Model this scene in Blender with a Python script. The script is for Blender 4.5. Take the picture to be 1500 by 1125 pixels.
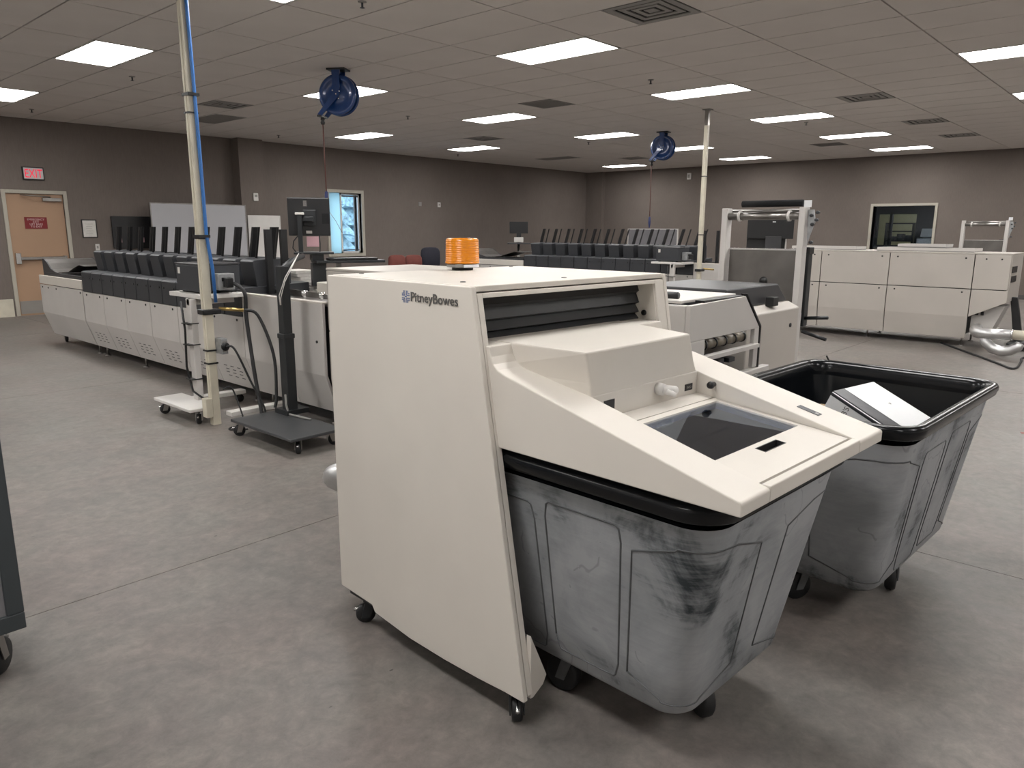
import bpy, bmesh, math, random
from mathutils import Vector, Matrix
random.seed(7)
for o in list(bpy.data.objects): bpy.data.objects.remove(o, do_unlink=True)
scene = bpy.context.scene
COL = scene.collection
PI = math.pi

# ------------------------------------------------------------------ camera, world, exposure
CAM_H = 1.5
YAW, PITCH, ROLL, FPX = math.radians(42.1377), math.radians(-11.7638), math.radians(0.232), 1088.87
fw = Vector((math.cos(YAW)*math.cos(PITCH), math.sin(YAW)*math.cos(PITCH), math.sin(PITCH)))
rt = Vector((math.sin(YAW), -math.cos(YAW), 0)); up = rt.cross(fw)
r2 = rt*math.cos(ROLL)+up*math.sin(ROLL); u2 = -rt*math.sin(ROLL)+up*math.cos(ROLL)
cd = bpy.data.cameras.new('camera'); cam = bpy.data.objects.new('camera', cd); COL.objects.link(cam)
m = Matrix((r2, u2, -fw)).transposed().to_4x4(); m.translation = (0, 0, CAM_H); cam.matrix_world = m
cd.sensor_fit = 'HORIZONTAL'; cd.sensor_width = 36; cd.lens = FPX/1500*36; cd.clip_end = 200; cd.clip_start = .05
scene.camera = cam
world = bpy.data.worlds.new('overcast'); scene.world = world; world.use_nodes = True
bg = world.node_tree.nodes['Background']; bg.inputs[0].default_value = (.70, .87, 1, 1); bg.inputs[1].default_value = 3.2
vs = scene.view_settings; vs.view_transform = 'Standard'; vs.look = 'None'; vs.gamma = 1; vs.use_curve_mapping = False
vs.exposure = 0.38
LIGHT_E = 20.0          # emission of the fluorescent diffusers

# ------------------------------------------------------------------ materials
def nt(name):
    mt = bpy.data.materials.new(name); mt.use_nodes = True
    return mt, mt.node_tree, mt.node_tree.nodes['Principled BSDF']
def mat(name, col, rough=.5, metal=0, var=.06, scale=6, bump=0, bscale=120, spec=.5, coat=0):
    mt, t, b = nt(name)
    b.inputs['Roughness'].default_value = rough; b.inputs['Metallic'].default_value = metal
    b.inputs['Specular IOR Level'].default_value = spec
    if coat: b.inputs['Coat Weight'].default_value = coat
    tc = t.nodes.new('ShaderNodeTexCoord')
    n = t.nodes.new('ShaderNodeTexNoise'); n.inputs['Scale'].default_value = scale; n.inputs['Detail'].default_value = 5
    t.links.new(tc.outputs['Object'], n.inputs['Vector'])
    r = t.nodes.new('ShaderNodeValToRGB'); e = r.color_ramp.elements
    e[0].position = .3; e[1].position = .7
    e[0].color = tuple(c*(1-var) for c in col)+(1,); e[1].color = tuple(min(1, c*(1+var)) for c in col)+(1,)
    t.links.new(n.outputs['Fac'], r.inputs['Fac']); t.links.new(r.outputs['Color'], b.inputs['Base Color'])
    if bump:
        n2 = t.nodes.new('ShaderNodeTexNoise'); n2.inputs['Scale'].default_value = bscale
        t.links.new(tc.outputs['Object'], n2.inputs['Vector'])
        bp = t.nodes.new('ShaderNodeBump'); bp.inputs['Strength'].default_value = bump; bp.inputs['Distance'].default_value = .002
        t.links.new(n2.outputs['Fac'], bp.inputs['Height']); t.links.new(bp.outputs['Normal'], b.inputs['Normal'])
    return mt
def emis(name, col, s):
    mt, t, b = nt(name); b.inputs['Base Color'].default_value = (*col, 1)
    b.inputs['Emission Color'].default_value = (*col, 1); b.inputs['Emission Strength'].default_value = s
    return mt
M = {}
M['beige'] = mat('beige_enamel', (.63, .59, .535), .46, var=.03, scale=3, bump=.05, bscale=300, spec=.3)
M['beige2'] = mat('warm_beige_panel', (.46, .425, .385), .45, var=.04, scale=2.5)
M['beige3'] = mat('pale_grey_panel', (.54, .515, .49), .45, var=.04, scale=2.5)
M['cream'] = mat('cream_paint', (.56, .52, .42), .45, var=.12, scale=5)
M['whitep'] = mat('white_paint', (.62, .6, .57), .5, var=.03)
M['dgrey'] = mat('dark_grey_plastic', (.034, .036, .041), .5, var=.08)
M['dgrey2'] = mat('charcoal_cover', (.045, .045, .048), .38, var=.08)
M['black'] = mat('black_plastic', (.010, .010, .011), .4, var=.15)
M['blacksteel'] = mat('black_powder_coat', (.016, .018, .02), .42, var=.15)
M['rubber'] = mat('black_rubber', (.012, .012, .013), .6, var=.2)
M['steel'] = mat('brushed_steel', (.30, .285, .27), .34, 1, var=.12, scale=9)
M['steeldark'] = mat('dull_steel_sheet', (.17, .16, .15), .42, .85, var=.15, scale=5)
M['chrome'] = mat('bright_metal', (.6, .6, .6), .2, 1, var=.05)
M['alu'] = mat('aluminium_duct', (.62, .62, .62), .38, .9, var=.1)
M['bluereel'] = mat('blue_enamel', (.010, .045, .17), .2, .1, var=.1, coat=.6)
M['bluehose'] = mat('blue_hose', (.03, .14, .40), .4)
M['bluetag'] = mat('blue_sleeve', (.02, .03, .12), .5)
M['redhose'] = mat('rust_red_hose', (.13, .045, .035), .5)
M['brass'] = mat('brass', (.5, .36, .14), .3, 1)
M['galv'] = mat('galvanised_box', (.40, .41, .42), .4, .7, var=.15, scale=30)
M['maroon'] = mat('maroon_fabric', (.16, .045, .035), .85, var=.12, bump=.2)
M['navy'] = mat('dark_fabric', (.015, .015, .025), .85, var=.12, bump=.2)
M['wboard'] = mat('whiteboard', (.44, .44, .46), .3, var=.01)
M['paper'] = mat('paper', (.62, .60, .56), .8, var=.05, scale=20)
M['card'] = mat('cardboard', (.30, .2, .11), .8)
M['pink'] = mat('pink_label', (.55, .33, .36), .7)
M['logogrey'] = mat('logo_grey', (.09, .085, .08), .6, var=0)
M['logoblue'] = mat('logo_blue', (.035, .09, .27), .6, var=0)
M['signred'] = mat('sign_red', (.17, .006, .008), .5, var=.03)
M['signwhite'] = mat('sign_letter_pink_white', (.6, .42, .42), .6, var=0)
M['white'] = mat('white_vinyl', (.72, .73, .74), .35, var=.02, bump=.5, bscale=18)
M['spine'] = mat('grey_spine', (.78, .785, .80), .4, var=.08, scale=9)
M['coverband'] = mat('black_vinyl_cover', (.035, .037, .042), .35, var=.1, bump=.4, bscale=22)
M['exitface'] = mat('exit_sign_face', (.52, .50, .50), .5)
M['exitred'] = emis('exit_sign_red', (.85, .03, .07), .55)
M['wood'] = mat('door_wood', (.36, .225, .14), .45, var=.05, scale=1.6)
M['kick'] = mat('kick_plate', (.30, .28, .26), .4, .6, var=.05)
M['trimpaint'] = mat('frame_paint', (.40, .37, .31), .5, var=.03)
M['void'] = mat('shadow_black', (.004, .004, .005), .9)
M['snow'] = mat('snow', (.8, .85, .9), .9, var=.05)
M['conifer'] = mat('conifer_needles', (.30, .42, .47), .9, var=.5, scale=9)
M['bark'] = mat('bark', (.12, .09, .07), .9)
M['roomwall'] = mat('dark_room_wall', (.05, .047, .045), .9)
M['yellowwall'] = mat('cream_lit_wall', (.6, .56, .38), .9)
M['roller'] = mat('roller_rubber', (.20, .17, .13), .4, .3, var=.15)
M['amberbase'] = mat('amber_moulding', (.66, .215, .005), .22, var=.05)
M['cartgrey'] = mat('slate_cart_paint', (.035, .042, .046), .45, var=.06)
M['cartinner'] = mat('cart_inner_grey', (.18, .175, .185), .45, var=.06)
M['baseb'] = mat('rubber_cove_base', (.075, .07, .066), .5)
M['blackbase'] = mat('charcoal_base_plate', (.05, .052, .055), .4, var=.1)
M['deadlamp'] = mat('unlit_diffuser', (.20, .185, .17), .6)
M['grille'] = mat('vent_metal', (.26, .25, .235), .5, var=.03)
M['lamp'] = emis('lit_diffuser', (1, .985, .965), LIGHT_E)
M['lamp2'] = emis('strip_lamp', (.95, 1, .95), 5)

def add(t, typ, **kw):
    n = t.nodes.new(typ)
    for k, v in kw.items():
        if k in n.inputs: n.inputs[k].default_value = v
    return n
def m_floor():
    mt, t, b = nt('polished_concrete')
    tc = t.nodes.new('ShaderNodeTexCoord'); L = t.links.new
    n1 = add(t, 'ShaderNodeTexNoise', Scale=.55, Detail=6, Roughness=.6)
    n2 = add(t, 'ShaderNodeTexNoise', Scale=5.5, Detail=8, Roughness=.7, Distortion=.6)
    n3 = add(t, 'ShaderNodeTexNoise', Scale=90, Detail=3)
    for n in (n1, n2, n3): L(tc.outputs['Object'], n.inputs['Vector'])
    r1 = t.nodes.new('ShaderNodeValToRGB'); e = r1.color_ramp.elements
    e[0].position = .32; e[0].color = (.152, .137, .128, 1); e[1].position = .68; e[1].color = (.208, .189, .177, 1)
    L(n1.outputs['Fac'], r1.inputs['Fac'])
    r2_ = t.nodes.new('ShaderNodeValToRGB'); e = r2_.color_ramp.elements
    e[0].position = .3; e[0].color = (.74, .735, .74, 1); e[1].position = .72; e[1].color = (1.2, 1.19, 1.17, 1)
    L(n2.outputs['Fac'], r2_.inputs['Fac'])
    mx = t.nodes.new('ShaderNodeMixRGB'); mx.blend_type = 'MULTIPLY'; mx.inputs[0].default_value = 1
    L(r1.outputs[0], mx.inputs[1]); L(r2_.outputs[0], mx.inputs[2])
    # sparse dark specks and scuffs
    mp = t.nodes.new('ShaderNodeMapping'); mp.inputs['Scale'].default_value = (1, 2.3, 1); mp.inputs['Rotation'].default_value = (0, 0, .6)
    L(tc.outputs['Object'], mp.inputs['Vector'])
    n4 = add(t, 'ShaderNodeTexNoise', Scale=7, Detail=4, Roughness=.75); L(mp.outputs[0], n4.inputs['Vector'])
    r4 = t.nodes.new('ShaderNodeValToRGB'); e = r4.color_ramp.elements
    e[0].position = .70; e[0].color = (0, 0, 0, 1); e[1].position = .78; e[1].color = (1, 1, 1, 1)
    L(n4.outputs['Fac'], r4.inputs['Fac'])
    mul = t.nodes.new('ShaderNodeMath'); mul.operation = 'MULTIPLY'; mul.inputs[1].default_value = .55; L(r4.outputs[0], mul.inputs[0])
    mx2 = t.nodes.new('ShaderNodeMixRGB'); L(mul.outputs[0], mx2.inputs[0]); L(mx.outputs[0], mx2.inputs[1]); mx2.inputs[2].default_value = (.075, .07, .068, 1)
    n5 = add(t, 'ShaderNodeTexNoise', Scale=16, Detail=10, Roughness=.78, Distortion=.35); L(tc.outputs['Object'], n5.inputs['Vector'])
    r5 = t.nodes.new('ShaderNodeValToRGB'); e = r5.color_ramp.elements
    e[0].position = .34; e[0].color = (.80, .79, .79, 1); e[1].position = .66; e[1].color = (1.17, 1.16, 1.15, 1)
    L(n5.outputs['Fac'], r5.inputs['Fac'])
    mx3 = t.nodes.new('ShaderNodeMixRGB'); mx3.blend_type = 'MULTIPLY'; mx3.inputs[0].default_value = 1; L(mx2.outputs[0], mx3.inputs[1]); L(r5.outputs[0], mx3.inputs[2])
    # faint greenish and pinkish patches
    n6 = add(t, 'ShaderNodeTexNoise', Scale=1.7, Detail=4, Roughness=.55); mp6 = t.nodes.new('ShaderNodeMapping'); mp6.inputs['Location'].default_value = (11, 5, 0); L(tc.outputs['Object'], mp6.inputs['Vector']); L(mp6.outputs[0], n6.inputs['Vector'])
    r6 = t.nodes.new('ShaderNodeValToRGB'); e = r6.color_ramp.elements
    e[0].position = .36; e[0].color = (.965, 1.0, .985, 1); e[1].position = .64; e[1].color = (1.02, .99, .98, 1)
    L(n6.outputs['Fac'], r6.inputs['Fac'])
    mx4 = t.nodes.new('ShaderNodeMixRGB'); mx4.blend_type = 'MULTIPLY'; mx4.inputs[0].default_value = 1; L(mx3.outputs[0], mx4.inputs[1]); L(r6.outputs[0], mx4.inputs[2])
    # small black specks
    mp7 = t.nodes.new('ShaderNodeMapping'); mp7.inputs['Scale'].default_value = (1, 1.8, 1); mp7.inputs['Rotation'].default_value = (0, 0, -.5); L(tc.outputs['Object'], mp7.inputs['Vector'])
    n7 = add(t, 'ShaderNodeTexNoise', Scale=13, Detail=2, Roughness=.5); L(mp7.outputs[0], n7.inputs['Vector'])
    r7 = t.nodes.new('ShaderNodeValToRGB'); e = r7.color_ramp.elements
    e[0].position = .755; e[0].color = (0, 0, 0, 1); e[1].position = .785; e[1].color = (.75, .75, .75, 1); L(n7.outputs['Fac'], r7.inputs['Fac'])
    mx5 = t.nodes.new('ShaderNodeMixRGB'); L(r7.outputs[0], mx5.inputs[0]); L(mx4.outputs[0], mx5.inputs[1]); mx5.inputs[2].default_value = (.04, .037, .036, 1)
    L(mx5.outputs[0], b.inputs['Base Color'])
    rr = t.nodes.new('ShaderNodeMapRange'); rr.inputs[3].default_value = .36; rr.inputs[4].default_value = .62; L(n2.outputs['Fac'], rr.inputs[0])
    L(rr.outputs[0], b.inputs['Roughness']); b.inputs['Specular IOR Level'].default_value = .4
    bp = t.nodes.new('ShaderNodeBump'); bp.inputs['Strength'].default_value = .08; bp.inputs['Distance'].default_value = .003
    L(n3.outputs['Fac'], bp.inputs['Height']); L(bp.outputs[0], b.inputs['Normal'])
    return mt
M['floor'] = m_floor()
def m_wall(name, col):
    mt, t, b = nt(name); L = t.links.new
    tc = t.nodes.new('ShaderNodeTexCoord')
    n1 = add(t, 'ShaderNodeTexNoise', Scale=1.3, Detail=4); L(tc.outputs['Object'], n1.inputs['Vector'])
    mp = t.nodes.new('ShaderNodeMapping'); mp.inputs['Scale'].default_value = (60, 60, 6); L(tc.outputs['Object'], mp.inputs['Vector'])
    n2 = add(t, 'ShaderNodeTexNoise', Scale=1.5, Detail=2); L(mp.outputs[0], n2.inputs['Vector'])
    a = t.nodes.new('ShaderNodeMath'); a.operation = 'ADD'; L(n1.outputs['Fac'], a.inputs[0]); L(n2.outputs['Fac'], a.inputs[1])
    r = t.nodes.new('ShaderNodeMapRange'); r.inputs[1].default_value = .6; r.inputs[2].default_value = 1.4; r.inputs[3].default_value = .9; r.inputs[4].default_value = 1.1
    L(a.outputs[0], r.inputs[0])
    mx = t.nodes.new('ShaderNodeMixRGB'); mx.blend_type = 'MULTIPLY'; mx.inputs[0].default_value = 1; mx.inputs[1].default_value = (*col, 1)
    L(r.outputs[0], mx.inputs[2]); L(mx.outputs[0], b.inputs['Base Color']); b.inputs['Roughness'].default_value = .9; b.inputs['Specular IOR Level'].default_value = .2
    return mt
M['wall'] = m_wall('brown_wall_fabric', (.170, .144, .128))
M['tile'] = mat('ceiling_tile', (.66, .622, .59), .95, var=.03, scale=2, bump=.35, bscale=160, spec=.1)
M['plenum'] = mat('plenum_dark', (.05, .045, .042), .95)
def m_bin():
    mt, t, b = nt('scuffed_black_plastic'); L = t.links.new
    tc = t.nodes.new('ShaderNodeTexCoord')
    n1 = add(t, 'ShaderNodeTexNoise', Scale=3.2, Detail=6, Roughness=.62, Distortion=.5); L(tc.outputs['Object'], n1.inputs['Vector'])
    mp = t.nodes.new('ShaderNodeMapping'); mp.inputs['Scale'].default_value = (5, 5, 60); mp.inputs['Rotation'].default_value = (.25, .2, 0); L(tc.outputs['Object'], mp.inputs['Vector'])
    n2 = add(t, 'ShaderNodeTexNoise', Scale=1.2, Detail=5, Roughness=.7, Distortion=.4); L(mp.outputs[0], n2.inputs['Vector'])
    n3 = add(t, 'ShaderNodeTexNoise', Scale=1.5, Detail=2); L(tc.outputs['Object'], n3.inputs['Vector'])
    s2 = t.nodes.new('ShaderNodeMath'); s2.operation = 'MULTIPLY_ADD'; s2.inputs[1].default_value = .18; L(n2.outputs['Fac'], s2.inputs[0]); L(n1.outputs['Fac'], s2.inputs[2])
    s3 = t.nodes.new('ShaderNodeMath'); s3.operation = 'MULTIPLY_ADD'; s3.inputs[1].default_value = .30; L(n3.outputs['Fac'], s3.inputs[0]); L(s2.outputs[0], s3.inputs[2])
    r = t.nodes.new('ShaderNodeValToRGB'); e = r.color_ramp.elements
    e[0].position = .55; e[0].color = (.032, .040, .045, 1); e[1].position = .84; e[1].color = (.335, .343, .355, 1)
    x = e.new(.66); x.color = (.245, .256, .268, 1)
    L(s3.outputs[0], r.inputs['Fac'])
    # curling dark scratch lines
    w = t.nodes.new('ShaderNodeTexWave'); w.inputs['Scale'].default_value = 1.6; w.inputs['Distortion'].default_value = 22; w.inputs['Detail'].default_value = 3; w.inputs['Detail Scale'].default_value = 1.7
    L(tc.outputs['Object'], w.inputs['Vector'])
    rw = t.nodes.new('ShaderNodeValToRGB'); e = rw.color_ramp.elements
    e[0].position = 0; e[0].color = (1, 1, 1, 1); e[1].position = .018; e[1].color = (0, 0, 0, 1); L(w.outputs['Fac'], rw.inputs['Fac'])
    g = t.nodes.new('ShaderNodeMath'); g.operation = 'GREATER_THAN'; g.inputs[1].default_value = .56; L(n1.outputs['Fac'], g.inputs[0])
    k = t.nodes.new('ShaderNodeMath'); k.operation = 'MULTIPLY'; L(rw.outputs[0], k.inputs[0]); L(g.outputs[0], k.inputs[1])
    k2 = t.nodes.new('ShaderNodeMath'); k2.operation = 'MULTIPLY'; k2.inputs[1].default_value = .3; L(k.outputs[0], k2.inputs[0])
    mx = t.nodes.new('ShaderNodeMixRGB'); L(k2.outputs[0], mx.inputs[0]); L(r.outputs[0], mx.inputs[1]); mx.inputs[2].default_value = (.04, .042, .045, 1)
    L(mx.outputs[0], b.inputs['Base Color']); b.inputs['Roughness'].default_value = .55; b.inputs['Specular IOR Level'].default_value = .3
    return mt
M['bin'] = m_bin()
M['beadshade'] = mat('shaded_bead_plastic', (.085, .088, .092), .6, var=.3, scale=12)  # dark bead tone paints in the shade of the panel steps
M['redtape'] = mat('faded_red_tape', (.24, .07, .06), .6)
M['forkgrey'] = mat('worn_fork_steel', (.15, .155, .16), .45, .3, var=.2, scale=20)
M['curtain'] = mat('black_coated_cloth', (.030, .031, .033), .42, var=.3, scale=5, bump=.3, bscale=14)
M['binrim'] = mat('black_bin_plastic', (.0045, .0055, .0068), .2, var=.25, scale=8, bump=.06, bscale=60, spec=.32)
def m_pane(name, col, alpha_rough=.02, trans=1.0):
    mt, t, b = nt(name); b.inputs['Base Color'].default_value = (*col, 1); b.inputs['Roughness'].default_value = alpha_rough
    b.inputs['Transmission Weight'].default_value = trans; b.inputs['IOR'].default_value = 1.45
    return mt
def m_thin(name, col, refl=.12):     # thin clear sheet: see-through with a mirror-like sheen
    mt = bpy.data.materials.new(name); mt.use_nodes = True; t = mt.node_tree; L = t.links.new
    t.nodes.remove(t.nodes['Principled BSDF']); out = t.nodes['Material Output']
    tr = t.nodes.new('ShaderNodeBsdfTransparent'); tr.inputs[0].default_value = (*col, 1)
    gl = t.nodes.new('ShaderNodeBsdfGlossy'); gl.inputs['Roughness'].default_value = .04; gl.inputs[0].default_value = (.74, .82, .95, 1)
    fr = t.nodes.new('ShaderNodeFresnel'); fr.inputs[0].default_value = 1.5
    ad = t.nodes.new('ShaderNodeMath'); ad.operation = 'ADD'; ad.inputs[1].default_value = refl; L(fr.outputs[0], ad.inputs[0])
    mx = t.nodes.new('ShaderNodeMixShader'); L(ad.outputs[0], mx.inputs[0]); L(tr.outputs[0], mx.inputs[1]); L(gl.outputs[0], mx.inputs[2]); L(mx.outputs[0], out.inputs[0])
    return mt
M['glass'] = m_thin('window_glass', (.93, .97, 1), .02)
M['smoke'] = m_thin('smoked_acrylic', (.60, .64, .72), .19)
def m_frost():
    mt = bpy.data.materials.new('frosted_film'); mt.use_nodes = True; t = mt.node_tree
    t.nodes.remove(t.nodes['Principled BSDF']); tr = t.nodes.new('ShaderNodeBsdfTranslucent'); tr.inputs[0].default_value = (.52, .62, .64, 1)
    t.links.new(tr.outputs[0], t.nodes['Material Output'].inputs[0]); return mt
M['frost'] = m_frost()
def m_amber():
    mt, t, b = nt('amber_lens'); b.inputs['Base Color'].default_value = (1, .36, .02, 1); b.inputs['Roughness'].default_value = .18
    b.inputs['Transmission Weight'].default_value = .35; b.inputs['IOR'].default_value = 1.4
    return mt
M['amber'] = m_amber()

# ------------------------------------------------------------------ mesh helpers
class B:
    def __init__(s): s.v = []; s.f = []; s.sm = []
    def _a(s, vs_, fs, smooth=False):
        o = len(s.v); s.v += [tuple(p) for p in vs_]
        for f in fs: s.f.append(tuple(i+o for i in f)); s.sm.append(smooth)
        return s
    def box(s, x0, x1, y0, y1, z0, z1):
        x0, x1 = min(x0, x1), max(x0, x1); y0, y1 = min(y0, y1), max(y0, y1); z0, z1 = min(z0, z1), max(z0, z1)
        return s._a([(x0,y0,z0),(x1,y0,z0),(x1,y1,z0),(x0,y1,z0),(x0,y0,z1),(x1,y0,z1),(x1,y1,z1),(x0,y1,z1)],
                    [(0,3,2,1),(4,5,6,7),(0,1,5,4),(1,2,6,5),(2,3,7,6),(3,0,4,7)])
    def prism(s, poly, ax, a0, a1):
        n = len(poly)
        def P(p, a): return {'x': (a, p[0], p[1]), 'y': (p[0], a, p[1]), 'z': (p[0], p[1], a)}[ax]
        vs_ = [P(p, a0) for p in poly]+[P(p, a1) for p in poly]
        fs = [tuple(range(n))[::-1], tuple(range(n, 2*n))]+[(i, (i+1) % n, n+(i+1) % n, n+i) for i in range(n)]
        return s._a(vs_, fs)
    def loft(s, rings, closed=True, cap0=True, cap1=True, smooth=True):
        n = len(rings[0]); vs_ = [p for r in rings for p in r]; fs = []
        for k in range(len(rings)-1):
            for i in range(n if closed else n-1):
                j = (i+1) % n; fs.append((k*n+i, k*n+j, (k+1)*n+j, (k+1)*n+i))
        if cap0: fs.append(tuple(range(n))[::-1])
        if cap1: fs.append(tuple((len(rings)-1)*n+i for i in range(n)))
        return s._a(vs_, fs, smooth)
    def tube(s, pts, r, n=8, smooth=True):
        pts = [Vector(p) for p in pts]; rings = []; ref = None
        for i, p in enumerate(pts):
            d = (pts[min(i+1, len(pts)-1)]-pts[max(i-1, 0)])
            d = d.normalized() if d.length > 1e-9 else Vector((0, 0, 1))
            if ref is None: ref = d.orthogonal().normalized()
            ref = (ref-d*ref.dot(d)); ref = ref.normalized() if ref.length > 1e-6 else d.orthogonal().normalized()
            w = d.cross(ref); rr = r[i] if isinstance(r, (list, tuple)) else r
            rings.append([p+(ref*math.cos(2*PI*k/n)+w*math.sin(2*PI*k/n))*rr for k in range(n)])
        return s.loft(rings, smooth=smooth)
    def cyl(s, p0, p1, r, n=14): return s.tube([p0, p1], r, n)
    def lathe(s, prof, c=(0, 0, 0), n=24, ax='z'):
        rings = []
        for r_, h in prof:
            ring = []
            for k in range(n):
                a = 2*PI*k/n; q = (r_*math.cos(a), r_*math.sin(a), h)
                if ax == 'x': q = (h, q[0], q[1])
                if ax == 'y': q = (q[1], h, q[0])
                ring.append((q[0]+c[0], q[1]+c[1], q[2]+c[2]))
            rings.append(ring)
        return s.loft(rings)
    def build(s, name, mt, parent=None, bevel=0, loc=None, smooth=None):
        me = bpy.data.meshes.new(name); me.from_pydata(s.v, [], s.f)
        bm = bmesh.new(); bm.from_mesh(me); bmesh.ops.recalc_face_normals(bm, faces=bm.faces); bm.to_mesh(me); bm.free()
        me.materials.append(M[mt] if isinstance(mt, str) else mt)
        for p, q in zip(me.polygons, s.sm): p.use_smooth = q if smooth is None else smooth
        o = bpy.data.objects.new(name, me); COL.objects.link(o)
        if parent: o.parent = parent
        if loc: o.location = loc
        if bevel:
            md = o.modifiers.new('bevel', 'BEVEL'); md.width = bevel; md.segments = 2; md.limit_method = 'ANGLE'; md.angle_limit = math.radians(35)
        return o
def box(name, mt, parent, x0, x1, y0, y1, z0, z1, bevel=0):
    return B().box(x0, x1, y0, y1, z0, z1).build(name, mt, parent, bevel)
def tag(o, label=None, cat=None, group=None, kind=None):
    if label: o['label'] = label
    if cat: o['category'] = cat
    if group: o['group'] = group
    if kind: o['kind'] = kind
    return o
def thing(name, label, cat, loc=(0, 0, 0), rz=0, group=None):
    o = bpy.data.objects.new(name, None); COL.objects.link(o); o.location = loc; o.rotation_euler = (0, 0, rz); o.empty_display_size = .1
    return tag(o, label, cat, group)
def struct(o): o['kind'] = 'structure'; return o
def text(name, s, mt, parent, size, org, ex, ey, depth=.0012, align='LEFT', sx=1.0, weight=0):
    cu = bpy.data.curves.new(name, 'FONT'); cu.body = s; cu.size = size; cu.extrude = depth/2; cu.align_x = align; cu.resolution_u = 3; cu.offset = weight*size
    tmp = bpy.data.objects.new(name, cu); COL.objects.link(tmp); bpy.context.view_layer.update()
    me = bpy.data.meshes.new_from_object(tmp.evaluated_get(bpy.context.evaluated_depsgraph_get()))
    bpy.data.objects.remove(tmp, do_unlink=True); bpy.data.curves.remove(cu)
    ex = Vector(ex).normalized(); ey = Vector(ey).normalized(); ez = ex.cross(ey); og = Vector(org)
    for v in me.vertices: c = v.co.copy(); v.co = og+ex*c.x*sx+ey*c.y+ez*(c.z+depth/2)
    me.name = name; me.materials.clear(); me.materials.append(M[mt])
    o = bpy.data.objects.new(name, me); COL.objects.link(o); o.parent = parent
    return o
def caster(parent, x, y, ztop, r=.05, rot=0, brake=True, w=.032, forkmat='steel'):
    c, s_ = math.cos(rot), math.sin(rot)
    def T(px, py, pz): return (x+c*px-s_*py, y+s_*px+c*py, pz)
    b = B()
    for sg in (-1, 1):
        q = [(-.018, ztop-.004), (.022, ztop-.004), (r*.55+.018, r-.012), (r*.55-.016, r-.012)]
        vs_ = [T(p[0], sg*(w/2+.006)-.002, p[1]) for p in q]+[T(p[0], sg*(w/2+.006)+.002, p[1]) for p in q]
        b._a(vs_, [(0,1,2,3),(7,6,5,4),(0,4,5,1),(1,5,6,2),(2,6,7,3),(3,7,4,0)])
    vs_ = [T(px, py, pz) for pz in (ztop-.007, ztop) for px, py in ((-.03,-.03),(.03,-.03),(.03,.03),(-.03,.03))]
    b._a(vs_, [(3,2,1,0),(4,5,6,7),(0,1,5,4),(1,2,6,5),(2,3,7,6),(3,0,4,7)])
    f = b.build('caster', forkmat, parent)
    wh = B(); ring = []
    for (rr, h) in ((r*.35, -w/2), (r*.9, -w/2), (r, -w*.32), (r, w*.32), (r*.9, w/2), (r*.35, w/2)):
        ring.append([T(r*.55+rr*math.cos(2*PI*k/20), h, r+rr*math.sin(2*PI*k/20)) for k in range(20)])
    wh.loft(ring); wh.build('wheel', 'rubber', f)
    if brake:
        bb = B(); p = [T(r*.2, 0, ztop-.02), T(r*1.3, 0, r*1.5), T(r*1.75, 0, r*1.45)]
        bb.tube(p, .007, 6); bb.build('brake_lever', 'chrome', f)
    return f

# ------------------------------------------------------------------ room shell
X0, X1, Y0, Y1, H = -4.0, 20.1, -5.0, 14.85, 3.285
fl = struct(B().box(X0, X1, Y0, Y1, -.12, -.012).build('floor', 'plenum'))
xs = [X0, -.8, 3.76, 8.3, 12.85, 17.4, X1]; ys = [Y0, -1.3, 3.2, 7.7, 12.2, Y1]
for i in range(len(xs)-1):
    for j in range(len(ys)-1):
        box('concrete_slab', 'floor', fl, xs[i]+.0025, xs[i+1]-.0025, ys[j]+.0025, ys[j+1]-.0025, -.012, 0)
# wall with the exit door and a window, at y = Y1
def wall_panel(name, segs, mt='wall'):
    b = B()
    for s_ in segs: b.box(*s_)
    return struct(b.build(name, mt))
T = .3
DX0, DX1, DZ = 3.79, 4.66, 2.06          # door leaf
WX0, WX1, WZ0, WZ1 = 10.14, 11.04, .93, 2.31
wall_panel('wall_left', [(X0, DX0, Y1, Y1+T, 0, 3.4), (DX1, WX0, Y1, Y1+T, 0, 3.4), (WX1, X1+T, Y1, Y1+T, 0, 3.4),
    (DX0, DX1, Y1, Y1+T, DZ, 3.4), (WX0, WX1, Y1, Y1+T, 0, WZ0), (WX0, WX1, Y1, Y1+T, WZ1, 3.4)])
VY0, VY1, VZ0, VZ1 = 4.71, 6.09, 1.02, 2.09
wall_panel('wall_right', [(X1, X1+T, Y0, VY0, 0, 3.4), (X1, X1+T, VY1, Y1, 0, 3.4), (X1, X1+T, VY0, VY1, 0, VZ0), (X1, X1+T, VY0, VY1, VZ1, 3.4)])
wall_panel('wall_back', [(X0, X1+T, Y0-T, Y0, 0, 3.4)], 'whitep')  # this and wall_near: unseen, painted off-white to bounce light onto the cabinet
wall_panel('wall_near', [(X0-T, X0, Y0-T, Y1+T, 0, 3.4)], 'whitep')
pil = struct(box('trim_1', 'wall', None, 7.86, 8.40, Y1-.28, Y1, 0, H-.004))
struct(box('trim_3', 'cream', None, X0, DX0-.09, Y1-.03, Y1, 0, .3))
pil2 = struct(box('trim_2', 'wall', None, X1-.16, X1, Y1-.62, Y1, 0, H-.004))
struct(B().box(DX1+.07, 7.86, Y1-.012, Y1, 0, .1).box(8.40, X1-.16, Y1-.012, Y1, 0, .1).build('baseboard_left', 'baseb'))
struct(box('baseboard_right', 'baseb', None, X1-.012, X1, Y0, Y1-.62, 0, .1))
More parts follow.
